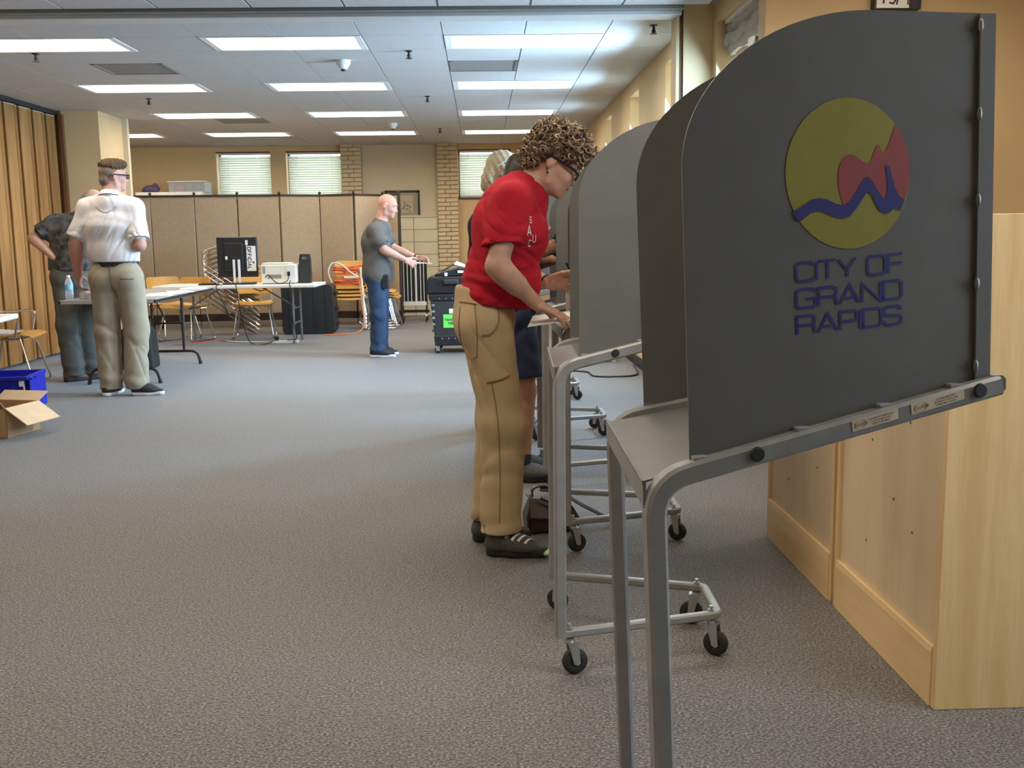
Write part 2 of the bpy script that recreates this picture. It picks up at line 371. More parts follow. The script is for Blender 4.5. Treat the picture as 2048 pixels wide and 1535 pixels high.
# windows in the right wall
def window_x(n, x, ya, yb, za, zb, mull=1):
    o = bpy.data.objects.new('window_%d' % n, None); link(o); struct(o); o.location = (x, (ya+yb)/2, za)
    W = yb-ya; Hh = zb-za; f = MB(); b = .04
    f.bb(0, .05, -W/2, W/2, 0, b).bb(0, .05, -W/2, W/2, Hh-b, Hh).bb(0, .05, -W/2, -W/2+b, 0, Hh).bb(0, .05, W/2-b, W/2, 0, Hh)
    for i in range(mull): yy = -W/2+W*(i+1)/(mull+1); f.bb(.005, .045, yy-.014, yy+.014, 0, Hh)
    f.bb(.005, .045, -W/2, W/2, Hh*.5-.014, Hh*.5+.014)
    f.build('window_frame', 'frame_white', o, smooth=None)
    g = MB()
    n1 = mull+1
    for i in range(n1):
        for j in range(2):
            g = MB(); g.bb(.022, .027, -W/2+W*i/n1+.02, -W/2+W*(i+1)/n1-.02, Hh*j/2+.02, Hh*(j+1)/2-.02); g.build('pane', 'glass', o, smooth=None)
    s = MB(); s.bb(-.2, .0, -W/2, W/2, -.03, .0); s.build('window_sill', 'frame_white', o, smooth=None, bevel=.006)
    return o
for i, (a, b, c, d) in enumerate(WR): window_x(i+1, XR+.20, a, b, c, d, 0)
window_x(5, 1.56+.20, 5.74, 6.75, .95, 2.61, 2)
window_x(6, 3.72, .5, 1.9, .8, 2.4, 1)
# pulled-up fabric shade in the near window
sh = thing('roman_blind', 'bunched beige fabric shade pulled up at the top of the near window', 'window shade', (1.66, 6.245, 2.30))
for k in range(4):
    s = MB(); z0 = .27-k*.045
    pts = []
    for i in range(15):
        y = -.49+.98*i/14; pts.append((.01*math.sin(i*2.1+k)-.012*k+.03*(k % 2), y, z0+.012*math.sin(i*1.3+k*2)))
    s.sweep(pts, [(.030, 0), (.012, .035), (-.025, .026), (-.034, -.01), (-.01, -.038), (.022, -.03)]); s.build('fold', 'shade', sh, smooth=60)
s = MB(); s.bb(-.05, .03, -.49, .49, .29, .31); s.build('head_rail', 'frame_white', sh, smooth=None)
s = MB(); s.tube([(-.045, -.3, .02), (-.046, -.3, -.16)], .003, 6); s.build('pull_cord', 'frame_white', sh)
# windows and blinds in the back wall
for i, (xa, xb, za, zb) in enumerate(WB):
    o = bpy.data.objects.new('window_%d' % (7+i), None); link(o); struct(o); o.location = ((xa+xb)/2, YB+.20, za); W = xb-xa; Hh = zb-za
    f = MB(); b = .035
    f.bb(-W/2, W/2, 0, .05, 0, b).bb(-W/2, W/2, 0, .05, Hh-b, Hh).bb(-W/2, -W/2+b, 0, .05, 0, Hh).bb(W/2-b, W/2, 0, .05, 0, Hh); f.build('window_frame', 'oak_dark', o, smooth=None)
    g = MB(); g.bb(-W/2+.03, W/2-.03, .02, .026, .03, Hh-.03); g.build('pane', 'glass', o, smooth=None)
    s = MB(); s.bb(-W/2, W/2, -.22, 0, -.03, 0); s.build('window_sill', 'oak_dark', o, smooth=None)
    s = MB(); s.bb(-W/2, W/2, -.19, -.17, Hh-.02, Hh); s.build('head_trim', 'oak_dark', o, smooth=None)
    bl = thing('window_blind', ['closed white slat blind in the leftmost window above the folding screen', 'closed white slat blind beside the left brick pier, above the folding screen', 'closed white slat blind behind the woman in red'][i], 'window blind', ((xa+xb)/2+.005, YB+.10, za), group='white slat blinds on the far wall')
    r = MB(); r.bb(-W/2+.02, W/2-.02, -.02, .02, Hh-.045, Hh-.015); r.build('head_rail', 'white_plastic', bl, smooth=None)
    sl = MB(); sl.prism([(-.021, -.012), (-.008, .0005), (.008, .0045), (.021, .012), (.021, .0105), (.008, .003), (-.008, -.001), (-.021, -.0135)], lambda a, b_, t: Vector((t, b_*.9, a)), -W/2+.02, W/2-.02)
    n = int((Hh-.09)/.036); first = None
    for k in range(n):
        z = .05+k*.036
        if first is None: first = sl.build('slat', 'blind', bl, (0, 0, z), smooth=60)
        else: dup(first, (0, 0, z), bl)
    r = MB(); r.bb(-W/2+.02, W/2-.02, -.012, .012, .005, .028); r.build('bottom_rail', 'white_plastic', bl, smooth=None)
    r = MB()
    for xx in (-W*.3, W*.3): r.tube([(xx, -.024, .02), (xx, -.024, Hh-.03)], .002, 5)
    r.build('ladder_cord', 'white_plastic', bl)
# brick piers on the back wall
for n_, (xa, xb) in enumerate(((-2.185, -1.86), (-.68, -.35))):
    p = MB(); p.bb(xa+.012, xb-.012, YB-.11, YB+.02, 0, 2.72); po = struct(p.build('wall_back', 'mortar', smooth=None))
    W = xb-xa; Lb = .205; bk = MB(); bk.box((0, 0, 0), (Lb-.010, .13, .058)); hf = MB(); hf.box((0, 0, 0), (W-Lb-.004, .13, .058)); b0 = h0 = None
    for k in range(41):
        z = .033+k*.0665; fl_ = k % 2
        xs = (xa+Lb/2, xa+Lb+(W-Lb)/2) if not fl_ else (xb-Lb/2, xb-Lb-(W-Lb)/2)
        jit = random.uniform(-.004, .004)
        if b0 is None: b0 = bk.build('brick', 'brick', po, (xs[0], YB-.075, z), smooth=None, bevel=.006, seg=1); h0 = hf.build('brick', 'brick', po, (xs[1], YB-.075, z), smooth=None, bevel=.006, seg=1)
        else: dup(b0, (xs[0], YB-.075+jit, z), po); dup(h0, (xs[1], YB-.075-jit, z), po)
# glazed-block wainscot between the piers
w = MB(); w.bb(-1.86, -.68, YB-.03, YB+.01, 0, 1.56); wo = struct(w.build('wall_back', 'mortar', smooth=None))
bk = MB(); bk.box((0, 0, 0), (.388, .05, .192)); b0 = None
M['block'] = mat('cream_block', (.66, .58, .40), .45, var=.06, scale=5, bump=.1, bscale=30)
for r in range(8):
    for c in range(3):
        p = (-1.86+.197+c*.394, YB-.045, .10+r*.196)
        if b0 is None: b0 = bk.build('block', 'block', wo, p, smooth=None, bevel=.006, seg=1)
        else: dup(b0, p, wo)
w = MB(); w.bb(-1.86, -.68, YB-.085, YB-.02, 1.565, 1.60); struct(w.build('trim_3', 'wall_pale', smooth=None, bevel=.006))
w = MB(); w.bb(-.35, 1.475, YB-.015, YB, 0, .10); struct(w.build('baseboard_back', 'rubber', smooth=None))
w = MB(); w.bb(XR-.012, XR, 7.06, YB, 0, .10); struct(w.build('baseboard_right', 'rubber', smooth=None))
# conduit on the far wall near the ceiling
w = MB(); w.tube([(.70, YB-.02, 1.2), (.70, YB-.02, 2.70)], .012, 6); w.tube([(.78, YB-.02, 1.2), (.78, YB-.02, 2.70)], .008, 6)
tag(w.build('wall_conduit', 'wall_pale'), 'two thin painted pipes running up the far wall', 'pipe')
# picture on the pale far wall
M['print'] = mat('picture_print', (.30, .27, .22), .6, col2=(.05, .05, .05), scale=14)
M['matboard'] = mat('picture_mat', (.44, .37, .24), .7, var=.05)
pf = thing('framed_picture', 'black-framed print of birds on the pale wall between brick piers', 'picture', (-1.24, YB-.045, 1.57))
s = MB(); s.bb(-.275, .275, -.02, .012, 0, .03).bb(-.275, .275, -.02, .012, .39, .42).bb(-.275, -.245, -.02, .012, 0, .42).bb(.245, .275, -.02, .012, 0, .42); s.build('frame', 'black', pf, smooth=None, bevel=.004)
s = MB(); s.bb(-.25, .25, -.004, .010, .02, .40); s.build('mat_board', 'matboard', pf, smooth=None)
s = MB(); s.bb(-.17, .17, -.007, -.003, .07, .345); s.build('print_sheet', 'sticker', pf, smooth=None)
s = MB()
for bx, bz, a in ((-.07, .17, .5), (.05, .19, -.3), (.10, .13, .9), (-.02, .13, .2)):
    R = Matrix.Rotation(a, 2)
    for ang in (0, 2.3, 4.2):
        o_ = [(0, 0), (.03, .012), (.065, .004), (.035, -.012)]; R2 = Matrix.Rotation(a+ang, 2)
        s.prism([tuple(R2 @ Vector(q)+Vector((bx, bz))) for q in o_], lambda u, v, t: Vector((u, t, v)), -.0075, -.0085)
s.build('bird_figures', 'print', pf, smooth=None)
s = MB(); s.bb(-.25, .25, -.012, -.010, .02, .40); s.build('picture_glass', 'glass', pf, smooth=None)

# left: folding wooden wall of narrow hinged slats, then a painted pier
w = MB(); w.bb(XL-.25, XL-.10, -3.2, 11.72, 0, 2.82); wl = struct(w.build('wall_left', 'oak', smooth=None))
pn = MB(); pn.box((0, 0, 1.335), (.016, .172, 2.61)); cap = MB(); cap.box((0, 0, 2.643), (.018, .172, .008))
p0 = c0 = None; PW = .166
for k in range(44):
    y = 11.62-PW*(k+.5); a = .28 if k % 2 else -.10; x = XL+.02 + (.0 if k % 2 else .008)
    if p0 is None:
        p0 = pn.build('slat', 'oak', wl, (x, y, .0), smooth=None); p0.rotation_euler = (0, 0, a); c0 = cap.build('slat_cap', 'wall_pale', p0, smooth=None)
    else: q = dup(p0, (x, y, .0), wl, (0, 0, a)); dup(c0, None, q)
w = MB(); w.bb(XL-.10, XL+.06, -3.2, 11.7, 2.655, 2.76); struct(w.build('trim_4', 'tbar_dark', smooth=None))  # black strip fills the dark gap above the slats
w = MB(); w.bb(XL-.02, XL+.10, 11.64, 11.66, 0, 2.70); w.bb(XL+.09, XL+.13, 11.60, 11.66, 0, 2.66); struct(w.build('trim_5', 'oak_dark', smooth=None))
w = MB(); w.bb(-6.0, -4.27, 11.66, 12.45, 0, 2.78); struct(w.build('wall_left', 'wall', smooth=None))
w = MB(); w.bb(-4.27, -4.21, 12.40, 12.47, 0, 2.70); struct(w.build('trim_6', 'wall_pale', smooth=None))

# ceiling: backing slab, lay-in tiles, grid bars
w = MB(); w.bb(-6.2, 4.2, -3.2, 16.7, 2.83, 2.90); ce = struct(w.build('ceiling', 'tile', smooth=None))
TX, TY = .592, .545; gx = lambda k: -.253+TX*k; gy = lambda j: 7.575+TY*j
LIGHTS = [(c, r) for r in (0, 4, 8, 12) for c in (0, -3, -6)]+[(-9, 12)]
blocked = {(c+d, r) for c, r in LIGHTS for d in (0, 1)}
VENTS = [(0, 2, 'grey square air vent set in the ceiling above the red-shirted woman'), (-5, 2, 'grey ceiling air vent left of centre in the nearest lamp bay'), (-5, 9, 'grey ceiling air vent beside the third lamp row')]
blocked_l = set(blocked)
blocked |= {(c, r) for c, r, _ in VENTS}
tl = MB(); tl.box((0, 0, 0), (TX-.012, TY-.004, .012)); t0 = tl.build('ceiling_tile', 'tile', ce, (gx(1)+TX/2, gy(1)+TY/2, ZC+.006), smooth=None)
for j in range(-1, 16):
    for k in range(-10, 3):
        if (k, j) in blocked or (k, j) == (1, 1): continue
        xa, xb = gx(k), gx(k+1); ya, yb = gy(j), gy(j+1)
        lim = XL+.06 if yb < 12.0 else -5.7
        if xb <= lim+.05: continue
        xa = max(xa, lim); xb = min(xb, XR); yb = min(yb, YB); ya = max(ya, 7.00)
        o = dup(t0, ((xa+xb)/2, (ya+yb)/2, ZC+.006), ce); o.scale = ((xb-xa-.008)/(TX-.012), (yb-ya-.004)/(TY-.004), 1)
for j in range(3):
    for k in range(-8, 3):
        xa, xb = gx(k), min(gx(k+1), 1.5); ya = 6.70-TX*(j+1)
        o = dup(t0, ((xa+xb)/2, ya+TX/2, ZC+.012), ce); o.scale = ((xb-xa-.016)/(TX-.012), (TX-.012)/(TY-.004), 1)
w = MB()
for k in range(-9, 4):
    x = gx(k)
    for j in range(-1, 16):
        if (k > -8 or gy(j) > 12.4) and not ((k-1, j) in blocked_l and k in {c+1 for c, r in LIGHTS if r == j}): w.bb(x-.011, x+.011, max(7.0, gy(j)), min(YB, gy(j+1)), ZC+.004, ZC+.014)
    if k > -8: w.bb(x-.013, x+.013, 4.92, 6.72, ZC+.010, ZC+.016)
for j in range(-1, 16): w.bb(-5.7 if gy(j) > 12.5 else XL, XR, gy(j)-.006, gy(j)+.006, ZC+.005, ZC+.015)
w.build('grid_bars', 'tbar', ce, smooth=None)
w = MB(); w.bb(-6.2, 4.2, -3.2, 4.92, ZC+.085, ZC+.12); w.bb(1.5, 4.2, 4.9, 6.8, ZC+.085, ZC+.12); w.build('near_ceiling', 'tile', ce, smooth=None)
w = MB(); w.bb(XL, 1.34, 6.79, 6.96, ZC-.035, ZC+.10); struct(w.build('trim_7', 'header', smooth=None, bevel=.004))
w = MB(); w.bb(XL, 1.34, 6.72, 6.79, ZC-.012, ZC+.10); w.bb(XL, 1.34, 6.96, 6.985, ZC-.02, ZC+.1); struct(w.build('trim_8', 'vent', smooth=None))
w = MB(); w.bb(XL, 1.34, 6.985, 7.01, ZC-.004, ZC+.05); struct(w.build('trim_9', 'tbar_dark', smooth=None))  # black strip paints in the shadow gap beside the partition track

# ---------------------------------------------------------------- ceiling lamps
def make_light():
    t = thing('ceiling_light', '', 'ceiling light')
    W, D = TX*2-.014, TY-.012; a, b = W-.10, D-.07
    f = MB(); f.bb(-W/2, W/2, -D/2, -b/2, -.004, .008).bb(-W/2, W/2, b/2, D/2, -.004, .008).bb(-W/2, -a/2, -b/2, b/2, -.004, .008).bb(a/2, W/2, -b/2, b/2, -.004, .008)
    f.build('frame', 'white_enamel', t, smooth=None)
    r = MB(); A, B, h = a-.08, b-.07, .065
    q = [(-a/2, -b/2, .0), (a/2, -b/2, .0), (a/2, b/2, .0), (-a/2, b/2, .0), (-A/2, -B/2, h), (A/2, -B/2, h), (A/2, B/2, h), (-A/2, B/2, h)]
    r.add([Vector(p) for p in q], [(0, 1, 5, 4), (1, 2, 6, 5), (2, 3, 7, 6), (3, 0, 4, 7)]); r.build('reflector', 'white_enamel', t, smooth=None)
    l = MB(); out = [(-B/2, h+.004), (-B*.3, h-.018), (0, h-.024), (B*.3, h-.018), (B/2, h+.004)]
    l.prism(out, lambda u, v, s: Vector((s, u, v)), -A/2, A/2); l.build('lens', 'lens', t, smooth=60)
    return t
L0 = make_light()
rown = ['nearest', 'second', 'third', 'farthest']; coln = {0: 'right-hand', -3: 'middle', -6: 'left', -9: 'far-left'}
for i, (c, r) in enumerate(LIGHTS):
    o = L0 if i == 0 else copy_tree(L0)
    o.location = (gx(c+1), gy(r)+TY/2, ZC); o['label'] = 'glowing white ceiling lamp, %s column of the %s lamp row' % (coln[c], rown[r//4]); o['group'] = 'recessed ceiling lamps'
for i, (x, y, lab) in enumerate(((2.1, 4.5, 'ceiling lamp before the right-hand wall, out of view'), (2.1, 1.2, 'ceiling lamp above the near right corner, out of view'), (.34, 4.3, 'ceiling lamp above the third booth, out of view'), (-1.44, 4.3, 'ceiling lamp over the open carpet, out of view'), (-3.2, 4.3, 'ceiling lamp beside the wooden wall, out of view'), (.34, 2.1, 'ceiling lamp above the second booth, out of view'), (-1.44, 1.2, 'ceiling lamp left of the camera, out of view'), (-3.2, 1.2, 'ceiling lamp at the near left, out of view'))):
    o = copy_tree(L0); o.location = (x, y, ZC+.002); o['label'] = lab; o['group'] = 'recessed ceiling lamps near the camera'  # unseen lamps, added and placed to light the near booths, shelf and wall
for c, r, lab in VENTS:
    t = thing('ceiling_vent', lab, 'air vent', (gx(c)+TX/2, gy(r)+TY/2, ZC), group='ceiling air vents')
    f = MB(); a, b = TX-.014, TY-.008
    f.bb(-a/2, a/2, -b/2, -b/2+.02, -.003, .01).bb(-a/2, a/2, b/2-.02, b/2, -.003, .01).bb(-a/2, -a/2+.02, -b/2, b/2, -.003, .01).bb(a/2-.02, a/2, -b/2, b/2, -.003, .01); f.build('frame', 'tbar', t, smooth=None)
    p = MB(); p.bb(-a/2+.018, a/2-.018, -b/2+.018, b/2-.018, .002, .012); p.build('grille', 'vent', t, smooth=None)
for i, (x, y, lab) in enumerate(((-3.44, 8.18, 'leftmost small black ceiling sprinkler, near the left lamp'), (-.544, 8.19, 'black ceiling sprinkler between the two nearest lamps on the right'), (-3.40, 10.73, 'black ceiling sprinkler below the second lamp row on the left'), (-.534, 10.75, 'black ceiling sprinkler in the second lamp bay right of centre'), (-.532, 13.89, 'tiny ceiling sprinkler by the farthest lamp row'), (1.24, 7.3, 'small sprinkler beside the header at the right wall'))):
    s = MB(); s.lathe([(.001, 0), (.028, 0), (.028, -.006), (.010, -.010), (.009, -.03), (.014, -.034), (.006, -.055), (.024, -.057), (.024, -.061), (.001, -.061)], n=14)
    s.box((.012, 0, -.045), (.004, .004, .03)); s.box((-.012, 0, -.045), (.004, .004, .03))
    tag(s.build('sprinkler_head', 'black_metal', None, (x, y, ZC)), lab, 'sprinkler', 'ceiling sprinklers')
for i, (x, y, lab) in enumerate(((-1.114, 8.6, 'white round smoke detector on the ceiling near the middle lamp'), (-1.108, 13.2, 'small white smoke detector on the ceiling near the far lamps'))):
    t = thing('smoke_detector', lab, 'smoke detector', (x, y, ZC), group='smoke detectors')
    s = MB(); s.lathe([(.001, 0), (.06, 0), (.058, -.03), (.045, -.045), (.03, -.07), (.001, -.072)], n=20); s.build('housing', 'white_plastic', t)
    s = MB(); s.lathe([(.001, -.07), (.022, -.07), (.02, -.085), (.001, -.086)], n=12); s.build('sensor', 'black', t)

# ================================================================ BOOKSHELVES (backs to the room)
def bookshelf(y0, y1, lab):
    t = thing('bookshelf', lab, 'bookshelf', (1.16, y0, 0), group='birch shelving units along the right'); L = y1-y0; Hh = 1.28; D = .34
    for y in (.011, L-.011):
        s = MB(); s.box((D/2, y, Hh/2), (D, .022, Hh)); s.build('side_panel', 'birch', t, smooth=None, bevel=.002, seg=1)
    s = MB(); s.box((.014, L/2, .70), (.006, L-.044, 1.12)); s.build('back_panel', 'ply', t, smooth=None)
    s = MB(); s.box((.006, L/2, .075), (.020, L-.044, .15)); s.build('base_board', 'birch_x', t, smooth=None, bevel=.002, seg=1)
    s = MB(); s.sweep([(.004, .022, .155), (.004, L-.022, .155)], [(.010, -.008), (.010, .004), (.004, .010), (-.006, .010), (-.008, -.008)]); s.build('moulding', 'birch_x', t, smooth=50)
    s = MB(); s.box((D/2, L/2, Hh-.011), (D-.002, L-.046, .020)); s.build('top_panel', 'birch_x', t, smooth=None)
    for z in (.16, .53, .90):
        s = MB(); s.box((D/2+.015, L/2, z), (D-.04, L-.05, .018)); s.build('shelf', 'birch_x', t, smooth=None)
    s = MB()
    for (y, z) in ((.16, .95), (.42, .93), (.24, .72), (.5, .62), (.33, .48), (.2, .42), (.6, .8), (.52, .30)):
        if y < L-.05: s = MB(); s.cyl((.0095, y, z), (.0115, y, z), .004, n=8); s.build('nail_head', 'oak_dark', t)
bookshelf(2.43, 3.19, 'birch shelving unit nearest the camera, its plywood back facing the room')
bookshelf(3.215, 3.98, 'birch shelving unit behind the nearest one, seen under the booth shelf')

# boxy sign high on the right wall
cs = thing('wall_clock', 'white-faced wall clock in a black case high above the nearest booth', 'clock', (2.13, 5.60, 2.42))
s = MB(); s.bb(0, .255, -.06, 0, 0, .34); s.build('case', 'black', cs, smooth=None, bevel=.004)
s = MB(); s.bb(.010, .185, -.066, -.058, .006, .33); s.build('face', 'paper', cs, smooth=None)
s = MB(); text_strokes(s, '19', .10, .010, .55, .25, lambda a, b: Vector((a+.03, -.0675, b+.028)), 0, 0)
text_strokes(s, '71', .10, .009, .4, .3, lambda a, b: Vector((a+.105, -.0675, b+.022)), 0, 0); s.build('numerals', 'ink', cs, smooth=None)

# ================================================================ VOTING BOOTHS
HW, BW, DEP, ZF, ZB = .25, .152, .548, .90, 1.021   # half widths, depth, rail heights front/back
def rail_pt(s, sg, z=0):   # along the rail, s in 0..1
    return Vector((DEP*s, sg*(HW+(BW-HW)*s), ZF+(ZB-ZF)*s+z))
def make_booth():
    t = thing('voting_booth', '', 'voting booth')
    for sg in (-1, 1):
        d = Vector((DEP, sg*(BW-HW), 0)).normalized(); side = Vector((-d.y, d.x, 0))
        pts = fillet([(0, sg*HW, .112), (0, sg*HW, ZF-.015), rail_pt(1, sg, -.015)], .055, 7)
        f = MB(); f.rect(pts, .031, .031, side, .16); fr = f.build('side_tube', 'booth_tube', t, smooth=30)
        # vertical privacy screen
        z0 = lambda x: ZF+(ZB-ZF)*x/DEP-.006
        xa, xc, xe, zt, zs = .058, .352, .536, 1.553, 1.328
        out = [(xa, z0(xa)), (xe, z0(xe)), (xe, zt), (xc, zt)]
        for i in range(1, 21):
            a = PI/2*i/20; out.append((xc-(xc-xa)*math.sin(a)**1.0, zs+(zt-zs)*math.cos(a)))
        fn = lambda x, z, q, sg=sg, side=side: Vector((x, sg*(HW+(BW-HW)*x/DEP), z))+side*(q-sg*.006)
        p = MB(); p.prism(out, fn, -.0015, .0015); p.build('side_screen', 'booth', t, smooth=None)
        # folded flange and hinge knuckles at the back edge (outer face)
        k = MB(); k.prism([(.513, 1.012), (.5375, 1.016), (.5375, zt-.001), (.513, zt-.001)], fn, sg*.0016, sg*.0055); fg = k.build('back_flange', 'booth', t, smooth=None)
        for z in (1.035, 1.16, 1.285, 1.41, 1.535):
            k = MB(); c = fn(.513, z, sg*.006); k.sphere(c, .0042, 8, 6, (1, 1, 2.4)); k.build('hinge_knuckle', 'booth_tube', fg)
        # tabs on the rail and rubber plugs on its outer face
        for s in (.13, .42, .66, .87):
            k = MB(); c = rail_pt(s, sg, .001); R = Matrix.Rotation(math.atan2(d.y, d.x), 3, 'Z'); k.box(c, (.024, .016, .007), R); k.build('rail_tab', 'booth_tube', t, smooth=None, bevel=.002)
        for s in (.28, .93):
            c = rail_pt(s, sg, -.013)+Vector((-d.y, d.x, 0))*sg*.0155
            k = MB(); k.cyl(c, c+Vector((-d.y, d.x, 0))*sg*.004, .0115, .0095, 14); k.build('rubber_plug', 'rubber', t)
        for s in (.10, .17):
            c = rail_pt(s, sg, -.012)-Vector((-d.y, d.x, 0))*sg*.0133; k = MB(); k.cyl(c, c-Vector((-d.y, d.x, 0))*sg*.002, .005, .004, 10); k.build('screw_hole', 'rubber', t)
    # writing shelf with turned-down front lip
    s = MB(); zf, zb = ZF-.016, ZB-.016; th = .003; h = HW-.011; hb = BW-.011
    q = [(-.012, -h, zf), (DEP-.01, -hb, zb), (DEP-.01, hb, zb), (-.012, h, zf)]
    s.add([Vector(p) for p in q]+[Vector(p)-Vector((0, 0, th)) for p in q], [(0, 1, 2, 3), (7, 6, 5, 4), (0, 4, 5, 1), (1, 5, 6, 2), (2, 6, 7, 3), (3, 7, 4, 0)]); s.build('writing_shelf', 'booth_shelf', t, smooth=None)
    s = MB(); s.sweep([(-.013, -h-.012, zf-.018), (-.013, h+.012, zf-.018)], [(-.0025, -.02), (.0025, -.02), (.0025, .018), (.001, .021), (-.004, .0215), (-.0025, .014)], (1, 0, 0)); s.build('shelf_lip', 'booth_tube', t, smooth=None)
    # back screen
    s = MB(); s.bb(DEP-.015, DEP-.012, -BW, BW, ZB-.01, 1.552); s.build('back_screen', 'booth', t, smooth=None)
    s = MB(); s.rect([(DEP-.004, -BW-.012, ZB-.013), (DEP-.004, BW+.012, ZB-.013)], .026, .026, (1, 0, 0)); s.build('back_rail', 'booth_tube', t, smooth=50)
    # rolling base
    s = MB(); zb_ = .122; s.rect(fillet([(0, -HW, zb_), (.475, -.115, zb_), (.475, .115, zb_), (0, HW, zb_)], .022, 4), .024, .026, (0, 0, 1)); s.build('base_frame', 'booth_tube', t, smooth=30)
    cs_ = []
    for i, (x, y, a) in enumerate(((.025, -HW+.004, .3), (.025, HW-.004, 2.6), (.452, -.118, -.5), (.452, .118, 2.9))):
        c = bpy.data.objects.new('caster', None); link(c, t); c.location = (x, y, 0); c.rotation_euler = (0, 0, a)
        w_ = MB(); w_.lathe([(.002, -.010), (.016, -.011), (.018, -.013), (.030, -.013), (.0365, -.008), (.0375, 0), (.0365, .008), (.030, .013), (.018, .013), (.016, .011), (.002, .010)], (.016, 0, .0375), 22, 'y'); w_.build('wheel', 'rubber', c, smooth=40)
        f = MB()
        for sg in (-1, 1):
            f.prism([(-.008, .098), (.022, .098), (.028, .034), (.020, .028), (.008, .034)], lambda u, v, q: Vector((u, q, v)), sg*.0165-.001, sg*.0165+.001)
        f.box((.007, 0, .0985), (.034, .036, .003)); f.cyl((.016, -.021, .0375), (.016, .021, .0375), .005, n=8); f.cyl((0, 0, .098), (0, 0, .108), .014, n=12); f.build('fork', 'zinc', c, smooth=40)
        f = MB(); f.cyl((0, 0, .134), (0, 0, .150), .006, n=6); f.cyl((0, 0, .134), (0, 0, .140), .010, n=6); f.build('bolt', 'zinc', c, smooth=None)
    return t
BOOTHS = [(.247, 1.661, -1.0, 'nearest grey voting booth, with a city emblem on its privacy screen'),
          (.214, 2.955, -2.0, 'second grey voting booth from the camera, plain blue-grey screen'),
          (.315, 4.07, .5, 'third grey voting booth, where the woman in red is writing'),
          (.30, 5.05, 0, 'fourth grey voting booth, behind the red-shirted woman'),
          (.28, 6.27, 0, 'fifth grey voting booth, mostly hidden, its wheels on the bright carpet'),
          (.25, 7.68, 0, 'farthest grey voting booth in the row')]
B0 = make_booth(); booths = []
for i, (x, y, a, lab) in enumerate(BOOTHS):
    o = B0 if i == 0 else copy_tree(B0); o.location = (x, y, 0); o.rotation_euler = (0, 0, math.radians(a)); o['label'] = lab; o['group'] = 'grey voting booths in a row'; booths.append(o)

# the nearest booth stands a little skewed: its uprights lean towards the voter side
for ch in B0.children:
    if ch.type == 'MESH':
        ch.data = ch.data.copy(); n = len(ch.data.vertices); co = np.empty(n*3, np.float32); ch.data.vertices.foreach_get('co', co); co = co.reshape(-1, 3)
        co[:, 0] -= .039*(co[:, 2]-.9); ch.data.vertices.foreach_set('co', co.ravel()); ch.data.update()
        for g in ch.children:
            g.data = g.data.copy()
            for v in g.data.vertices: v.co.x -= .039*(v.co.z-.9)
    else: ch.location.x += .0305

# ================================================================ FURNITURE AND EQUIPMENT
M['screen_fabric'] = mat('screen_fabric', (.42, .325, .22), .9, var=.06, scale=30, bump=.1, bscale=300)
M['screen_edge'] = mat('screen_edge', (.035, .022, .018), .6, var=.2)
M['table_grey'] = mat('table_laminate_grey', (.36, .335, .30), .35, var=.05, scale=6)
M['table_white'] = mat('table_plastic_white', (.80, .78, .74), .4, var=.02, scale=6, bump=.03, bscale=120)
M['leg_grey'] = mat('leg_enamel_grey', (.22, .22, .23), .35, .5, var=.1)
M['leg_brown'] = mat('leg_enamel_brown', (.035, .025, .022), .35, .3, var=.2)
M['chair_y'] = mat('chair_shell_ochre', (.62, .34, .075), .38, var=.05, scale=6, bump=.03, bscale=200)
M['chair_brown'] = mat('chair_shell_brown', (.20, .09, .035), .45, var=.1)
M['printer'] = mat('printer_beige', (.72, .69, .60), .5, var=.02)
M['case'] = mat('case_black', (.016, .019, .021), .45, var=.2, scale=20)
M['tabulator'] = mat('tabulator_grey', (.027, .027, .029), .5, var=.1, bump=.05, bscale=200)
M['green'] = mat('green_paper', (.16, .75, .10), .6, var=.03)
M['blue'] = mat('blue_tote', (.008, .018, .42), .35, var=.1, scale=10)
M['card'] = mat('cardboard', (.62, .44, .27), .8, var=.06, scale=12, bump=.05, bscale=80)
M['card_in'] = mat('cardboard_inside', (.40, .25, .13), .8, var=.08, scale=12)
M['orange'] = mat('orange_cord', (.72, .16, .045), .45, var=.1)
M['cord_w'] = mat('white_cord', (.68, .64, .55), .5, var=.05)
M['cord_k'] = mat('black_cord', (.012, .012, .013), .5, var=.2)
M['leather'] = mat('brown_leather', (.034, .014, .010), .36, var=.35, scale=12, bump=.25, bscale=60)
M['strap'] = mat('black_webbing', (.012, .011, .011), .7, var=.2, bump=.2, bscale=400)
M['clear'] = None
def clear_mat():
    m = bpy.data.materials.new('clear_plastic'); m.use_nodes = True; nt = m.node_tree; N = nt.nodes; L = nt.links
    for n in list(N):
        if n.type != 'OUTPUT_MATERIAL': N.remove(n)
    t = N.new('ShaderNodeBsdfTransparent'); t.inputs[0].default_value = (.93, .95, .96, 1); g = N.new('ShaderNodeBsdfPrincipled'); g.inputs['Roughness'].default_value = .12; g.inputs['Base Color'].default_value = (.8, .82, .83, 1)
    lw = N.new('ShaderNodeLayerWeight'); lw.inputs[0].default_value = .35; mr = N.new('ShaderNodeMapRange'); mr.inputs[3].default_value = .22; mr.inputs[4].default_value = .85; L.new(lw.outputs['Facing'], mr.inputs[0])
    mx = N.new('ShaderNodeMixShader'); L.new(mr.outputs[0], mx.inputs[0]); L.new(t.outputs[0], mx.inputs[1]); L.new(g.outputs[0], mx.inputs[2]); L.new(mx.outputs[0], [n for n in N if n.type == 'OUTPUT_MATERIAL'][0].inputs[0])
    return m
M['clear'] = clear_mat()
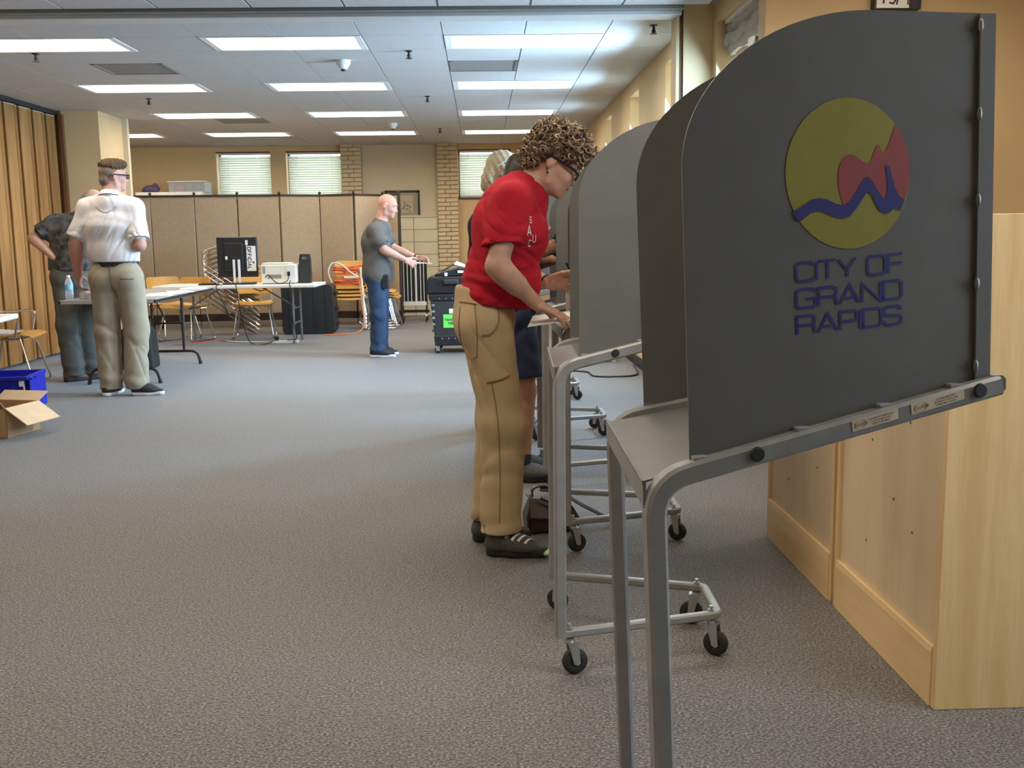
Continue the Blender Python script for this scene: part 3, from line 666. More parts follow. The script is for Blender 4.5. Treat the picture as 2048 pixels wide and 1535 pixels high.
# ---- folding screen
HP = [(-5.25, 14.30), (-4.64, 14.42), (-4.04, 14.47), (-3.45, 14.52), (-2.87, 14.58), (-2.33, 14.80), (-1.82, 14.62), (-1.44, 14.98), (-1.175, 14.62)]
ds = thing('folding_screen', 'long beige folding room screen with black edging, behind the tables', 'room divider', (-3.2, 14.5, 0))
for (xa, ya), (xb, yb) in zip(HP, HP[1:]):
    d = Vector((xb-xa, yb-ya, 0)); L = d.length; a = math.atan2(d.y, d.x); c = Vector(((xa+xb)/2+3.2, (ya+yb)/2-14.5, 0))
    p = MB(); p.bb(-L/2+.012, L/2-.012, -.022, .022, .20, 1.855); po = p.build('panel', 'screen_fabric', ds, c, smooth=None, bevel=.008, rz=a)
    f = MB(); f.bb(-L/2+.004, L/2-.004, -.027, .027, 1.855, 1.885); f.build('top_trim', 'screen_edge', po, smooth=None)
    f = MB(); f.bb(-L/2+.004, L/2-.004, -.027, .027, .10, .20); f.build('base_shadow_strip', 'screen_edge', po, smooth=None)  # dark strip stands for the screen's base and the shadow under it
for i, (x, y) in enumerate(HP):
    f = MB(); f.cyl((0, 0, .03), (0, 0, 1.90), .006 if i < 8 else .022, n=8); f.sphere((0, 0, 1.905), .022, 8, 6); h = f.build('hinge_post', 'screen_edge', ds, (x+3.2, y-14.5, 0))
    if i % 2 == 1 or i == 8:
        f = MB(); f.box((0, 0, .085), (.06, .42, .035)); 
        for s in (-.19, .19): f.cyl((-.015, s, .035), (.015, s, .035), .033, n=12)
        f.build('foot', 'black', h)
# ---- white cupboard top with a bin behind the screen
cb = thing('storage_cupboard', 'white cupboard showing just above the folding screen at the left', 'cupboard', (-4.70, 15.80, 0))
s = MB(); s.bb(-.50, .50, -.30, .30, 0, 1.98); s.build('body', 'white_plastic', cb, smooth=None)
for x in (-.25, .25):
    s = MB(); s.bb(x-.242, x+.242, -.318, -.30, .05, 1.95); dd = s.build('door', 'white_plastic', cb, smooth=None, bevel=.004)
    s = MB(); s.tube([(x-.2*(1 if x > 0 else -1), -.34, 1.0), (x-.2*(1 if x > 0 else -1), -.34, 1.15)], .006, 6); s.build('handle', 'zinc', dd)
bi = thing('plastic_bin', 'clear plastic bin of coloured things on the cupboard behind the screen', 'storage bin', (-4.45, 15.78, 1.98))
s = MB()
for (x0, x1, y0, y1) in ((-.27, .27, -.20, -.196), (-.27, .27, .196, .20), (-.27, -.266, -.2, .2), (.266, .27, -.2, .2)): s.bb(x0, x1, y0, y1, 0, .15)
s.bb(-.27, .27, -.2, .2, 0, .004); s.build('tub', 'clear', bi, smooth=None)
s = MB(); s.bb(-.285, .285, -.21, .21, .15, .165); s.build('lid', 'white_plastic', bi, smooth=None, bevel=.004)
for i, (x, c) in enumerate(((-.15, (.55, .10, .12)), (.0, (.15, .28, .20)), (.14, (.20, .35, .30)))):
    s = MB(); s.sphere((0, 0, 0), .07, 10, 7, (1.15, 1, .85)); s.build('craft_bundle', mat('bundle_%d' % i, c, .7, var=.2, scale=20), bi, (x, -.07, .065))
M['purple'] = mat('purple_cloth', (.10, .07, .14), .8, var=.3, scale=20)
s = MB(); s.sphere((0, 0, .05), .09, 12, 8, (1.5, .8, .7)); s.sphere((.06, 0, .09), .05, 10, 7); s.sphere((-.09, .01, .03), .05, 10, 7, (1.4, 1, .6)); tag(s.build('cloth_bundle', 'purple', None, (-5.02, 15.7, 1.985)), 'dark purple bundle on the cupboard beside the pier', 'cloth bundle')

# ---- folding tables
def folding_table(name, lab, loc, rz, L, W, Hh, top, legm, kind):
    t = thing(name, lab, 'table', loc, rz)
    s = MB(); s.bb(-L/2, L/2, -W/2, W/2, Hh-.036, Hh); s.build('table_top', top, t, smooth=None, bevel=.008 if top == 'table_white' else .003)
    if top == 'table_grey':
        s = MB(); s.bb(-L/2-.006, L/2+.006, -W/2-.004, W/2+.004, Hh-.032, Hh-.004); s.build('edge_band', 'black', t, smooth=None)
        s = MB(); s.bb(-L/2-.0065, L/2+.0065, -W/2+.012, W/2-.012, Hh-.031, Hh-.005); s.build('edge_face', 'table_grey', t, smooth=None)
    for sx in (-1, 1):
        x = sx*(L/2-.30); g = MB()
        if kind == 'H':
            for y in (-.15, .15): g.tube([(x, y, .13), (x, y, Hh-.03)], .013, 8)
            b = W/2-.09
            g.tube(fillet([(x, -b, .004), (x, -b+.03, .135), (x, b-.03, .135), (x, b, .004)], .07, 5), .014, 8)
            g.cyl((x, -b, 0), (x, -b+.004, .03), .018); g.cyl((x, b, 0), (x, b-.004, .03), .018)
        else:
            for y in (-.24, .24): g.tube([(x, y, .0), (x, y*.9, .32), (x, y*.9, Hh-.03)], .0145, 8); g.cyl((x, y, 0), (x, y, .02), .018)
            g.tube([(x, -.22, .24), (x, .22, .24)], .010, 8)
        g.build('leg_frame', legm, t)
        g = MB(); g.tube([(x, 0, .42), (x-sx*.42, 0, Hh-.04)], .009, 6); g.tube([(x, -.15, .42), (x, .15, .42)], .009, 6); g.build('brace', legm, t)
    return t
folding_table('folding_table', 'grey-topped folding table in front of the man in the white shirt', (-3.19, 9.56, 0), PI/2+.02, 1.98, .80, .76, 'table_grey', 'leg_brown', 'H')
folding_table('folding_table', 'white folding table carrying the monitor and printer', (-2.94, 12.36, 0), -.02, 1.93, .76, .715, 'table_white', 'leg_grey', 'I')
folding_table('folding_table', 'white table corner at the left edge, above the blue tote', (-3.60, 6.42, 0), PI/2+.165, 1.80, .76, .74, 'table_white', 'leg_brown', 'I')

# ---- ochre shell chairs on chrome sled frames
def make_chair(arms=False):
    t = thing('stacking_chair', '', 'chair')
    def shell(rows, th, w):
        mb = MB(); n = 10; k = len(rows); vs = []
        for q in (0, 1):
            for (x, z, hw, dish) in rows:
                for i in range(n+1):
                    u = -1+2*i/n; vs.append(Vector((x+dish*.4*u*u, u*hw, z+dish*(u*u)-(th if q else 0))))
        N = k*(n+1); fs = []
        for r in range(k-1):
            for i in range(n):
                a = r*(n+1)+i; b = a+n+1; fs.append((a, a+1, b+1, b)); fs.append((N+a, N+b, N+b+1, N+a+1))
        for i in range(n):
            fs.append((i, N+i, N+i+1, i+1)); a = (k-1)*(n+1)+i; fs.append((a, a+1, N+a+1, N+a))
        for r in range(k-1):
            a = r*(n+1); b = a+n+1; fs.append((a, b, N+b, N+a)); a += n; b += n; fs.append((a, N+a, N+b, b))
        return mb.add(vs, fs)
    s = shell([(.235, .428, .215, .004), (.215, .443, .228, .008), (.15, .447, .232, .014), (.0, .432, .232, .022), (-.12, .425, .228, .026), (-.19, .432, .215, .026), (-.225, .452, .195, .02)], .012, .23); s.build('seat', 'chair_y', t, smooth=70)
    bk = []
    for x, z, hw in ((-.232, .56, .19), (-.238, .60, .222), (-.255, .68, .232), (-.275, .755, .228), (-.286, .79, .20)): bk.append((x, z, hw))
    mb = MB(); n = 10; vs = []; k = len(bk)
    for q in (0, 1):
        for x, z, hw in bk:
            for i in range(n+1):
                u = -1+2*i/n; vs.append(Vector((x+.045*u*u-(.012 if q else 0), u*hw, z)))
    N = k*(n+1); fs = []
    for r in range(k-1):
        for i in range(n): a = r*(n+1)+i; b = a+n+1; fs += [(a, a+1, b+1, b), (N+a, N+b, N+b+1, N+a+1)]
    for i in range(n): a = (k-1)*(n+1)+i; fs += [(i, N+i, N+i+1, i+1), (a, a+1, N+a+1, N+a)]
    for r in range(k-1): a = r*(n+1); b = a+n+1; fs += [(a, b, N+b, N+a), (a+n, N+a+n, N+b+n, b+n)]
    mb.add(vs, fs); mb.build('backrest', 'chair_y', t, smooth=70)
    for sg in (-1, 1):
        y = sg*.215; yo = sg*.25
        if arms != 'loop': f = MB(); f.tube(fillet([(.13, y*.9, .415), (.235, yo, .012), (-.245, yo, .012), (-.14, y*.9, .412), (.13, y*.9, .415)], .05, 5), .0095, 8); f.build('sled_leg', 'chrome', t)
        if arms != 'loop': f = MB(); f.tube(fillet([(-.05, y*.9, .412), (-.205, y, .415), (-.262, y*.93, .72)], .06, 5), .009, 8); f.build('back_post', 'chrome', t)
        if arms == 'loop':
            f = MB(); f.tube(fillet([(-.10, yo, .16), (.20, yo, .012), (-.47, yo, .50), (-.44, yo, .66), (.0, yo*.96, .80)], [.05, .07, .05], 5), .012, 8); f.build('arm_tube', 'chrome', t)
        elif arms:
            f = MB(); f.tube(fillet([(-.24, y*1.05, .63), (.12, yo, .64), (.14, yo, .60), (.10, yo, .42)], .04, 4), .0095, 8); f.build('arm_tube', 'chrome', t)
    f = MB(); f.tube([(-.14, -.19, .412), (-.14, .19, .412)], .008, 6); f.tube([(.13, -.19, .415), (.13, .19, .415)], .008, 6); f.build('cross_bar', 'chrome', t)
    return t
C0 = make_chair(); CA = make_chair(True); CS = make_chair('loop')
def place(src, lab, loc, rz, group=None, first=[True]):
    o = copy_tree(src); o.location = loc; o.rotation_euler = (0, 0, rz); o['label'] = lab
    if group: o['group'] = group
    return o
CA.location = (-4.20, 9.02, 0); CA.rotation_euler = (0, 0, .12); CA['label'] = 'ochre shell chair with chrome arms, at the far left by the wooden wall'; CA['group'] = 'ochre stacking chairs'
C0.location = (-2.93, 12.93, 0); C0.rotation_euler = (0, 0, -PI/2+.12); C0['label'] = 'ochre shell chair pulled up to the white table below the monitor'; C0['group'] = 'ochre stacking chairs'
def ordinal(k, n): return 'topmost' if k == n-1 else 'lowest' if k == 0 else ['', 'second', 'third', 'fourth', 'fifth', 'sixth', 'seventh', 'eighth', 'ninth', 'tenth'][k]+' from the floor'
NS = 8
for k in range(NS):
    lb_ = 'ochre chair in the tall leaning chrome stack behind the monitor, %s' % ordinal(k, NS); ps_ = (-3.20, 13.50, .066*k)
    if k == 0: o = CS; o.location = ps_; o.rotation_euler = (0, 0, .12); o['label'] = lb_; o['group'] = 'ochre stacking chairs'
    else: place(CS, lb_, ps_, .12, 'ochre stacking chairs')
for k in range(4):
    place(C0, 'ochre chair in the low stack under the orange cords, %s' % ordinal(k, 4), (-1.84, 13.98+.004*k, .05*k), -PI/2, 'ochre stacking chairs')
for k in range(3):
    place(C0, 'ochre chair in the stack behind the bald man, %s' % ordinal(k, 3), (-1.40-.03*k, 14.13, .035*k), -.05, 'ochre stacking chairs')
place(C0, 'ochre chair behind the grey table, just right of the man in white', (-3.98, 13.0, 0), -PI*.25, 'ochre stacking chairs')
place(C0, 'ochre chair under the grey table, its back to the folding screen', (-3.72, 12.62, 0), -PI*.62, 'ochre stacking chairs')
# striped jacket over the left chair back
M['jacket'] = mat('pale_striped_cloth', (.52, .52, .53), .9, var=.25, scale=3, stretch=(2, 60, 2), bump=.2, bscale=120)
s = MB(); pts = []
prof = [(-.02, .80), (.03, .70), (.06, .55), (.07, .46), (.16, .455), (.16, .44), (.05, .44), (.04, .55), (.0, .70), (-.035, .815), (-.065, .80), (-.08, .62), (-.06, .62), (-.045, .79)]
prof = [(-.27, .81), (-.225, .79), (-.205, .66), (-.20, .52), (-.16, .462), (-.02, .452), (.05, .456), (.05, .468), (-.02, .466), (-.15, .478), (-.185, .53), (-.19, .67), (-.21, .81), (-.27, .835), (-.315, .80), (-.325, .58), (-.31, .58), (-.298, .79)]
s.prism(prof, lambda a, b, t: Vector((a, t, b)), -.20, .16); tag(s.build('jacket', 'jacket', None, (-4.20, 9.02, 0), smooth=40, rz=.12), 'pale striped jacket hung over the far-left chair', 'jacket')

# ---- monitor, printer, case
mo = thing('computer_monitor', 'black computer monitor seen from behind with a white paper label', 'monitor', (-2.955, 12.30, .715))
s = MB(); s.bb(-.243, .243, -.018, .025, .088, .572); s.build('screen_housing', 'black', mo, smooth=None, bevel=.014, seg=3)
s = MB(); s.bb(-.15, .08, -.045, -.016, .16, .50); s.build('rear_bulge', 'black', mo, smooth=None, bevel=.012)
s = MB(); s.bb(-.035, .045, -.052, -.044, .30, .33); s.build('handle_slot', 'rubber', mo, smooth=None)
for x in (-.035, .025):
    s = MB(); s.bb(x-.014, x+.014, -.062, -.04, .012, .30); s.build('stand_column', 'white_plastic', mo, smooth=None, bevel=.004)
s = MB(); s.bb(-.17, .20, -.11, .10, 0, .022); s.build('stand_base', 'black', mo, smooth=None, bevel=.008)
s = MB(); s.bb(.115, .225, -.0205, -.0185, .16, .46); lb = s.build('paper_label', 'paper', mo, smooth=None)
s = MB(); text_strokes(s, 'OFFICIAL', .040, .010, .55, .30, lambda a, b: Vector((.128+b, -.0212, .445-a)), 0, 0, .26); s.build('lettering', 'ink', lb, smooth=None)
s = MB(); s.bb(.185, .205, -.0214, -.0206, .25, .275); s.build('stamp', 'ink', lb, smooth=None)
s = MB(); s.bb(.105, .135, -.0205, -.0185, .47, .53); s.build('asset_tag', 'white_enamel', mo, smooth=None)
s = MB(); s.bb(-.135, -.11, -.047, -.045, .30, .34); s.build('port_tag', 'white_enamel', mo, smooth=None)
pr = thing('printer', 'beige office printer beside the monitor on the white table', 'printer', (-2.45, 12.34, .715))
s = MB(); s.bb(-.205, .205, -.17, .18, .012, .235); s.build('body', 'printer', pr, smooth=None, bevel=.012, seg=2)
s = MB(); s.bb(-.19, .13, -.16, .17, .235, .255); s.build('top_cover', 'printer', pr, smooth=None, bevel=.006)
s = MB(); s.bb(.10, .206, -.174, -.166, .02, .225); s.build('side_panel', 'white_plastic', pr, smooth=None)
s = MB(); s.bb(-.12, .04, -.176, -.169, .07, .115); s.build('rating_plate', 'vent', pr, smooth=None)
for i in range(5):
    s = MB(); s.bb(-.185, -.15, -.176, -.169, .13+i*.018, .14+i*.018); s.build('vent_slot', 'vent', pr, smooth=None)
s = MB(); s.bb(.115, .145, -.20, -.17, .10, .15); s.build('plug', 'black', pr, smooth=None, bevel=.003)
s = MB(); s.bb(-.19, .19, -.16, .16, 0, .014); s.build('foot_tray', 'vent', pr, smooth=None)
sp = thing('ballot_box_panel', 'upright black handled case standing right of the printer', 'carrying case', (-2.165, 12.40, .715))
out = [(-.07, 0), (.075, 0), (.070, .34), (.055, .358), (-.045, .358), (-.06, .34)]
hole = [(-.035, .30), (.042, .30), (.042, .328), (-.035, .328)]
s = MB(); s.prism([(-.07, 0), (.075, 0), (.072, .29), (-.062, .29)], lambda a, b, t: Vector((a, t, b)), -.055, .055)
s.prism([(-.062, .29), (-.036, .29), (-.036, .335), (-.05, .352)], lambda a, b, t: Vector((a, t, b)), -.05, .05); s.prism([(.046, .29), (.072, .29), (.06, .352), (.046, .335)], lambda a, b, t: Vector((a, t, b)), -.05, .05)
s.prism([(-.036, .33), (.046, .33), (.06, .352), (-.05, .352)], lambda a, b, t: Vector((a, t, b)), -.05, .05); s.build('shell', 'black', sp, smooth=None, bevel=.004)
s = MB(); s.bb(-.05, .055, -.060, -.054, .03, .27); s.build('front_inset', 'case', sp, smooth=None)
s = MB(); s.bb(-.036, .046, .01, .014, .292, .328); s.build('white_tag', 'paper', sp, smooth=None)
ca = thing('equipment_case', 'large black moulded equipment case on the floor behind the white table', 'equipment case', (-2.28, 13.45, 0))
s = MB(); s.prism([(-.37, .05), (-.33, 0), (.28, 0), (.33, .05), (.31, .62), (.27, .66), (-.33, .66), (-.37, .62)], lambda a, b, t: Vector((a, t, b)), -.17, .17); s.build('shell', 'case', ca, smooth=None, bevel=.012, seg=2)
for x in (-.26, -.1, .06, .22):
    s = MB(); s.bb(x-.006, x+.006, -.18, .18, .02, .64); s.build('rib', 'case', ca, smooth=None, bevel=.003)
for z in (.10, .30, .50):
    s = MB(); s.bb(.315, .345, -.1, .1, z, z+.05); s.build('latch', 'black', ca, smooth=None, bevel=.004)
# keyboard / small box on the grey table side of the white table
s = MB(); s.bb(-.11, .11, -.06, .06, 0, .02); s.bb(-.09, .09, -.05, .05, .02, .024); tag(s.build('network_box', 'black', None, (-3.29, 12.20, .715), smooth=None, bevel=.003), 'flat black box with cables at the left of the white table', 'network box')
# ---- tabulator on wheels
tb = thing('ballot_tabulator', 'black wheeled ballot tabulator with a green notice on its front', 'ballot tabulator', (-.30, 11.05, 0))
M['tabulator'].node_tree.nodes
fx = lambda a, b, t: Vector((a, t, b))
s = MB(); s.prism([(-.215, .12), (.26, .12), (.30, .57), (-.26, .57)], fx, -.27, .27); s.build('ballot_bin', 'tabulator', tb, smooth=None, bevel=.015, seg=2)
s = MB(); s.prism([(-.22, .085), (.265, .085), (.27, .20), (-.23, .20)], fx, -.28, .28); s.build('base_skirt', 'black', tb, smooth=None, bevel=.012)
for i in range(5):
    s = MB(); z = .24+.068*i; s.bb(-.247-.0*i, -.215, -.278, -.25, z, z+.022); s.build('corner_stud', 'zinc' if i % 5 else 'tabulator', tb, smooth=None, bevel=.004)
for i in range(3):
    s = MB(); s.cyl((-.14+.07*i, -.284, .165), (-.14+.07*i, -.276, .165), .008, n=8); s.build('rivet', 'zinc', tb)
    s = MB(); s.cyl((-.16+.07*i, -.284, .595), (-.16+.07*i, -.276, .595), .007, n=8); s.build('rivet', 'zinc', tb)
s = MB(); s.prism([(-.27, .57), (.31, .57), (.32, .64), (-.28, .64)], fx, -.28, .28); s.build('deck', 'black', tb, smooth=None, bevel=.01)
s = MB(); s.prism([(-.30, .64), (.33, .64), (.33, .83), (-.27, .83), (-.30, .76)], fx, -.26, .28); s.build('scanner_base', 'black', tb, smooth=None, bevel=.02, seg=3)
s = MB(); s.prism([(-.22, .83), (.33, .83), (.33, .90), (.05, .925), (-.02, .905), (-.20, .86)], fx, -.22, .26); s.build('scanner_lid', 'black', tb, smooth=None, bevel=.012, seg=2)
s = MB(); s.bb(-.115, .045, -.30, -.26, .745, .80); s.build('latch', 'tabulator', tb, smooth=None, bevel=.012)
s = MB(); s.bb(-.10, -.07, -.268, -.262, .835, .87); s.build('white_seal', 'paper', tb, smooth=None)
s = MB(); s.bb(.04, .10, -.232, -.221, .865, .89); s.build('white_seal', 'paper', tb, smooth=None)
s = MB(); s.add([Vector(p) for p in ((.0, -.10, .955), (.16, -.12, .915), (.17, .12, .92), (.02, .14, .985), (.0, -.10, .951), (.16, -.12, .911), (.17, .12, .916), (.02, .14, .981))], [(0, 1, 2, 3), (7, 6, 5, 4), (0, 4, 5, 1), (1, 5, 6, 2), (2, 6, 7, 3), (3, 7, 4, 0)]); s.build('paper_guide', 'paper', tb, smooth=None)
s = MB(); s.tube([(-.16, -.1, .865), (-.02, -.1, .945), (.0, -.1, .955)], .008, 6); s.build('guide_arm', 'black', tb)
s = MB(); s.bb(-.125, .14, -.2765, -.2745, .28, .425); gn = s.build('notice', 'green', tb, smooth=None)
s = MB(); text_strokes(s, 'THANK YOU', .024, .0050, .55, .28, lambda a, b: Vector((-.11+a, -.278, b)), 0, .355, .17); text_strokes(s, 'FOR VOTING', .024, .0050, .55, .28, lambda a, b: Vector((-.07+a, -.278, b)), 0, .315, .17)
s.build('notice_lettering', 'ink', gn, smooth=None)
s = MB(); s.bb(-.06, .06, -.2765, -.2745, .435, .485); s.build('white_label', 'paper', tb, smooth=None)
for i, (x, y) in enumerate(((-.19, -.24), (.23, -.24), (-.19, .24), (.23, .24))):
    c = bpy.data.objects.new('caster', None); link(c, tb); c.location = (x, y, 0)
    s = MB(); s.lathe([(.002, -.012), (.034, -.012), (.038, 0), (.034, .012), (.002, .012)], (0, 0, .038), 16, 'y'); s.build('wheel', 'rubber', c)
    s = MB(); s.bb(-.02, .02, -.02, -.016, .03, .09).bb(-.02, .02, .016, .02, .03, .09).bb(-.022, .022, -.022, .022, .085, .09); s.build('fork', 'zinc', c, smooth=None)
# ---- rolling rack of white bars
rk = thing('rolling_rack', 'black rolling rack with white vertical bars by the far wall', 'rack', (-1.0, 15.15, 0))
s = MB()
for x in (-.20, .16): s.bb(x-.014, x+.014, -.014, .014, .10, .96)
s.bb(-.24, .20, -.016, .016, .13, .17); s.build('frame', 'black_metal', rk, smooth=None)
s = MB(); s.bb(-.20, .16, .02, .03, .30, .95); s.build('back_sheet', 'black', rk, smooth=None)
s = MB(); s.bb(-.19, .16, -.02, .02, .24, .29); s.build('white_rail', 'white_enamel', rk, smooth=None)
for i, (x, r) in enumerate(((-.175, .006), (-.12, .007), (-.065, .007), (.005, .016), (.075, .007), (.125, .006))):
    s = MB(); s.cyl((x, -.02, .28), (x, -.02, .98 if i % 2 else .93), r, n=8); s.build('bar', 'white_enamel', rk)
for x in (-.20, .16):
    s = MB(); s.bb(x-.015, x+.015, -.2, .2, .085, .11); fo = s.build('foot', 'white_enamel', rk, smooth=None)
    for y in (-.18, .18):
        s = MB(); s.lathe([(.002, -.01), (.036, -.01), (.038, 0), (.036, .01), (.002, .01)], (x, y, .038), 12, 'x'); s.cyl((x, y, .05), (x, y, .09), .008, n=6); s.build('caster', 'rubber', fo)
# ---- blue tote and carton under the left table
to = thing('blue_tote', 'blue plastic tote with hinged lid flaps under the left table', 'tote box', (-3.56, 7.28, 0), .12)
s = MB(); A, B, C_, D_ = .29, .20, .25, .165; z1 = .30
q = [(-C_, -D_, 0), (C_, -D_, 0), (C_, D_, 0), (-C_, D_, 0), (-A, -B, z1), (A, -B, z1), (A, B, z1), (-A, B, z1)]; i_ = [(x*.97, y*.96, max(z, .01)) for x, y, z in q]
s.add([Vector(p) for p in q+i_], [(3, 2, 1, 0), (0, 1, 5, 4), (1, 2, 6, 5), (2, 3, 7, 6), (3, 0, 4, 7), (8, 9, 10, 11), (12, 13, 9, 8), (13, 14, 10, 9), (14, 15, 11, 10), (15, 12, 8, 11), (4, 5, 13, 12), (5, 6, 14, 13), (6, 7, 15, 14), (7, 4, 12, 15)]); s.build('tub', 'blue', to, smooth=None)
s = MB(); s.bb(-A-.02, A+.02, -B-.02, -B+.004, .285, .31).bb(-A-.02, A+.02, B-.004, B+.02, .285, .31).bb(A-.004, A+.022, -B, B, .285, .31).bb(-A-.022, -A+.004, -B, B, .285, .31); s.build('rim', 'blue', to, smooth=None, bevel=.004)
for x in (-.2, -.1, 0, .1, .2):
    s = MB(); s.bb(x-.008, x+.008, -.197, -.172, .03, .28); s.build('rib', 'blue', to, smooth=None, bevel=.003)
s = MB(); s.bb(A+.018, A+.03, -B+.01, B-.04, .06, .31); lf = s.build('lid_flap', 'blue', to, smooth=None, bevel=.004)
s = MB(); s.tube([(A+.035, -B+.02, .29), (A+.03, -B+.06, .315), (A+.035, -B+.12, .29)], .009, 6); s.build('handle', 'blue', to)
s = MB(); s.bb(A+.004-.02, A+.006-.012, -B-.001, -B+.001, .20, .24); s.box((A-.025, -B-.0175+.012, .26), (.035, .003, .04)); s.box((A-.02, -.195, .12), (.05, .004, .16)); s.build('paper_label', 'paper', to, smooth=None)
bx = thing('cardboard_box', 'open cardboard box with its flap folded down, at the left edge', 'cardboard box', (-3.19, 6.60, 0), -.25)
s = MB(); t_ = .006; w_, d_, h_ = .17, .16, .20
s.bb(-w_, w_, -d_, -d_+t_, 0, h_).bb(-w_, w_, d_-t_, d_, 0, h_).bb(-w_, -w_+t_, -d_, d_, 0, h_).bb(w_-t_, w_, -d_, d_, 0, h_).bb(-w_, w_, -d_, d_, 0, t_); s.build('carton', 'card_in', bx, smooth=None)
s = MB(); s.add([Vector(p) for p in ((w_, -d_, h_), (w_, d_, h_), (w_+.155, d_+.0, h_-.105), (w_+.155, -d_-.0, h_-.105))]+[Vector(p)-Vector((.003, 0, .005)) for p in ((w_, -d_, h_), (w_, d_, h_), (w_+.155, d_, h_-.105), (w_+.155, -d_, h_-.105))], [(0, 1, 2, 3), (7, 6, 5, 4), (0, 4, 5, 1), (1, 5, 6, 2), (2, 6, 7, 3), (3, 7, 4, 0)]); s.build('flap', 'card', bx, smooth=None)
s = MB(); s.add([Vector(p) for p in ((-w_, d_, h_), (w_, d_, h_), (w_, d_+.10, h_+.05), (-w_, d_+.10, h_+.05))]+[Vector(p)-Vector((0, .003, .005)) for p in ((-w_, d_, h_), (w_, d_, h_), (w_, d_+.10, h_+.05), (-w_, d_+.10, h_+.05))], [(0, 1, 2, 3), (7, 6, 5, 4), (0, 4, 5, 1), (1, 5, 6, 2), (2, 6, 7, 3), (3, 7, 4, 0)]); s.build('flap', 'card', bx, smooth=None)
s = MB(); s.add([Vector(p) for p in ((-w_, -d_, h_), (w_, -d_, h_), (w_, -d_-.06, h_+.07), (-w_, -d_-.06, h_+.07))]+[Vector(p)-Vector((0, .003, .005)) for p in ((-w_, -d_, h_), (w_, -d_, h_), (w_, -d_-.06, h_+.07), (-w_, -d_-.06, h_+.07))], [(0, 1, 2, 3), (7, 6, 5, 4), (0, 4, 5, 1), (1, 5, 6, 2), (2, 6, 7, 3), (3, 7, 4, 0)]); s.build('flap', 'card_in', bx, smooth=None)
# black bag under the grey table
s = MB(); s.prism([(-.16, 0), (.17, 0), (.15, .36), (.10, .42), (-.11, .42), (-.16, .34)], fx, -.12, .12); tag(s.build('black_bag', 'rubber', None, (-3.42, 10.0, 0), smooth=None, bevel=.03), 'black bag on the floor under the grey table', 'bag')

# ================================================================ PEOPLE: blended-volume modelling
def A3(p): return np.array(p, np.float32)
def unit(p): p = np.asarray(p, float); return p/np.linalg.norm(p)
def cone(a, b, ra, rb, n=None, s=1.0): return ('c', A3(a), A3(b), ra, rb, None if n is None else A3(unit(n)), s)
def ell(c, r, R=None): return ('e', A3(c), A3(r), np.eye(3, dtype=np.float32) if R is None else np.asarray(R, np.float32))   # R rows = local axes
def prim_bounds(p):
    if p[0] == 'c':
        m = max(p[3], p[4])*max(1, p[6]); return np.minimum(p[1], p[2])-m, np.maximum(p[1], p[2])+m
    m = p[2].max(); return p[1]-m, p[1]+m
def prim_eval(p, X, Y, Z):
    if p[0] == 'c':
        _, a, b, ra, rb, n, s = p; d = b-a
        if n is not None and s != 1.0:
            # squash space along n so that the section is s times wider there
            def sq(vx, vy, vz):
                t = (vx*n[0]+vy*n[1]+vz*n[2])*(1-1/s); return vx-t*n[0], vy-t*n[1], vz-t*n[2]
            px, py, pz = sq(X-a[0], Y-a[1], Z-a[2]); dx, dy, dz = sq(*d)
        else:
            px, py, pz = X-a[0], Y-a[1], Z-a[2]; dx, dy, dz = d
        L = dx*dx+dy*dy+dz*dz+1e-12
        t = np.clip((px*dx+py*dy+pz*dz)/L, 0, 1)
        return np.sqrt((px-t*dx)**2+(py-t*dy)**2+(pz-t*dz)**2)-(ra+(rb-ra)*t)
    _, c, r, R = p
    px, py, pz = X-c[0], Y-c[1], Z-c[2]
    q = [px*R[i][0]+py*R[i][1]+pz*R[i][2] for i in range(3)]
    k0 = np.sqrt(sum((q[i]/r[i])**2 for i in range(3)))+1e-6; k1 = np.sqrt(sum((q[i]/r[i]**2)**2 for i in range(3)))+1e-6
    return k0*(k0-1)/k1
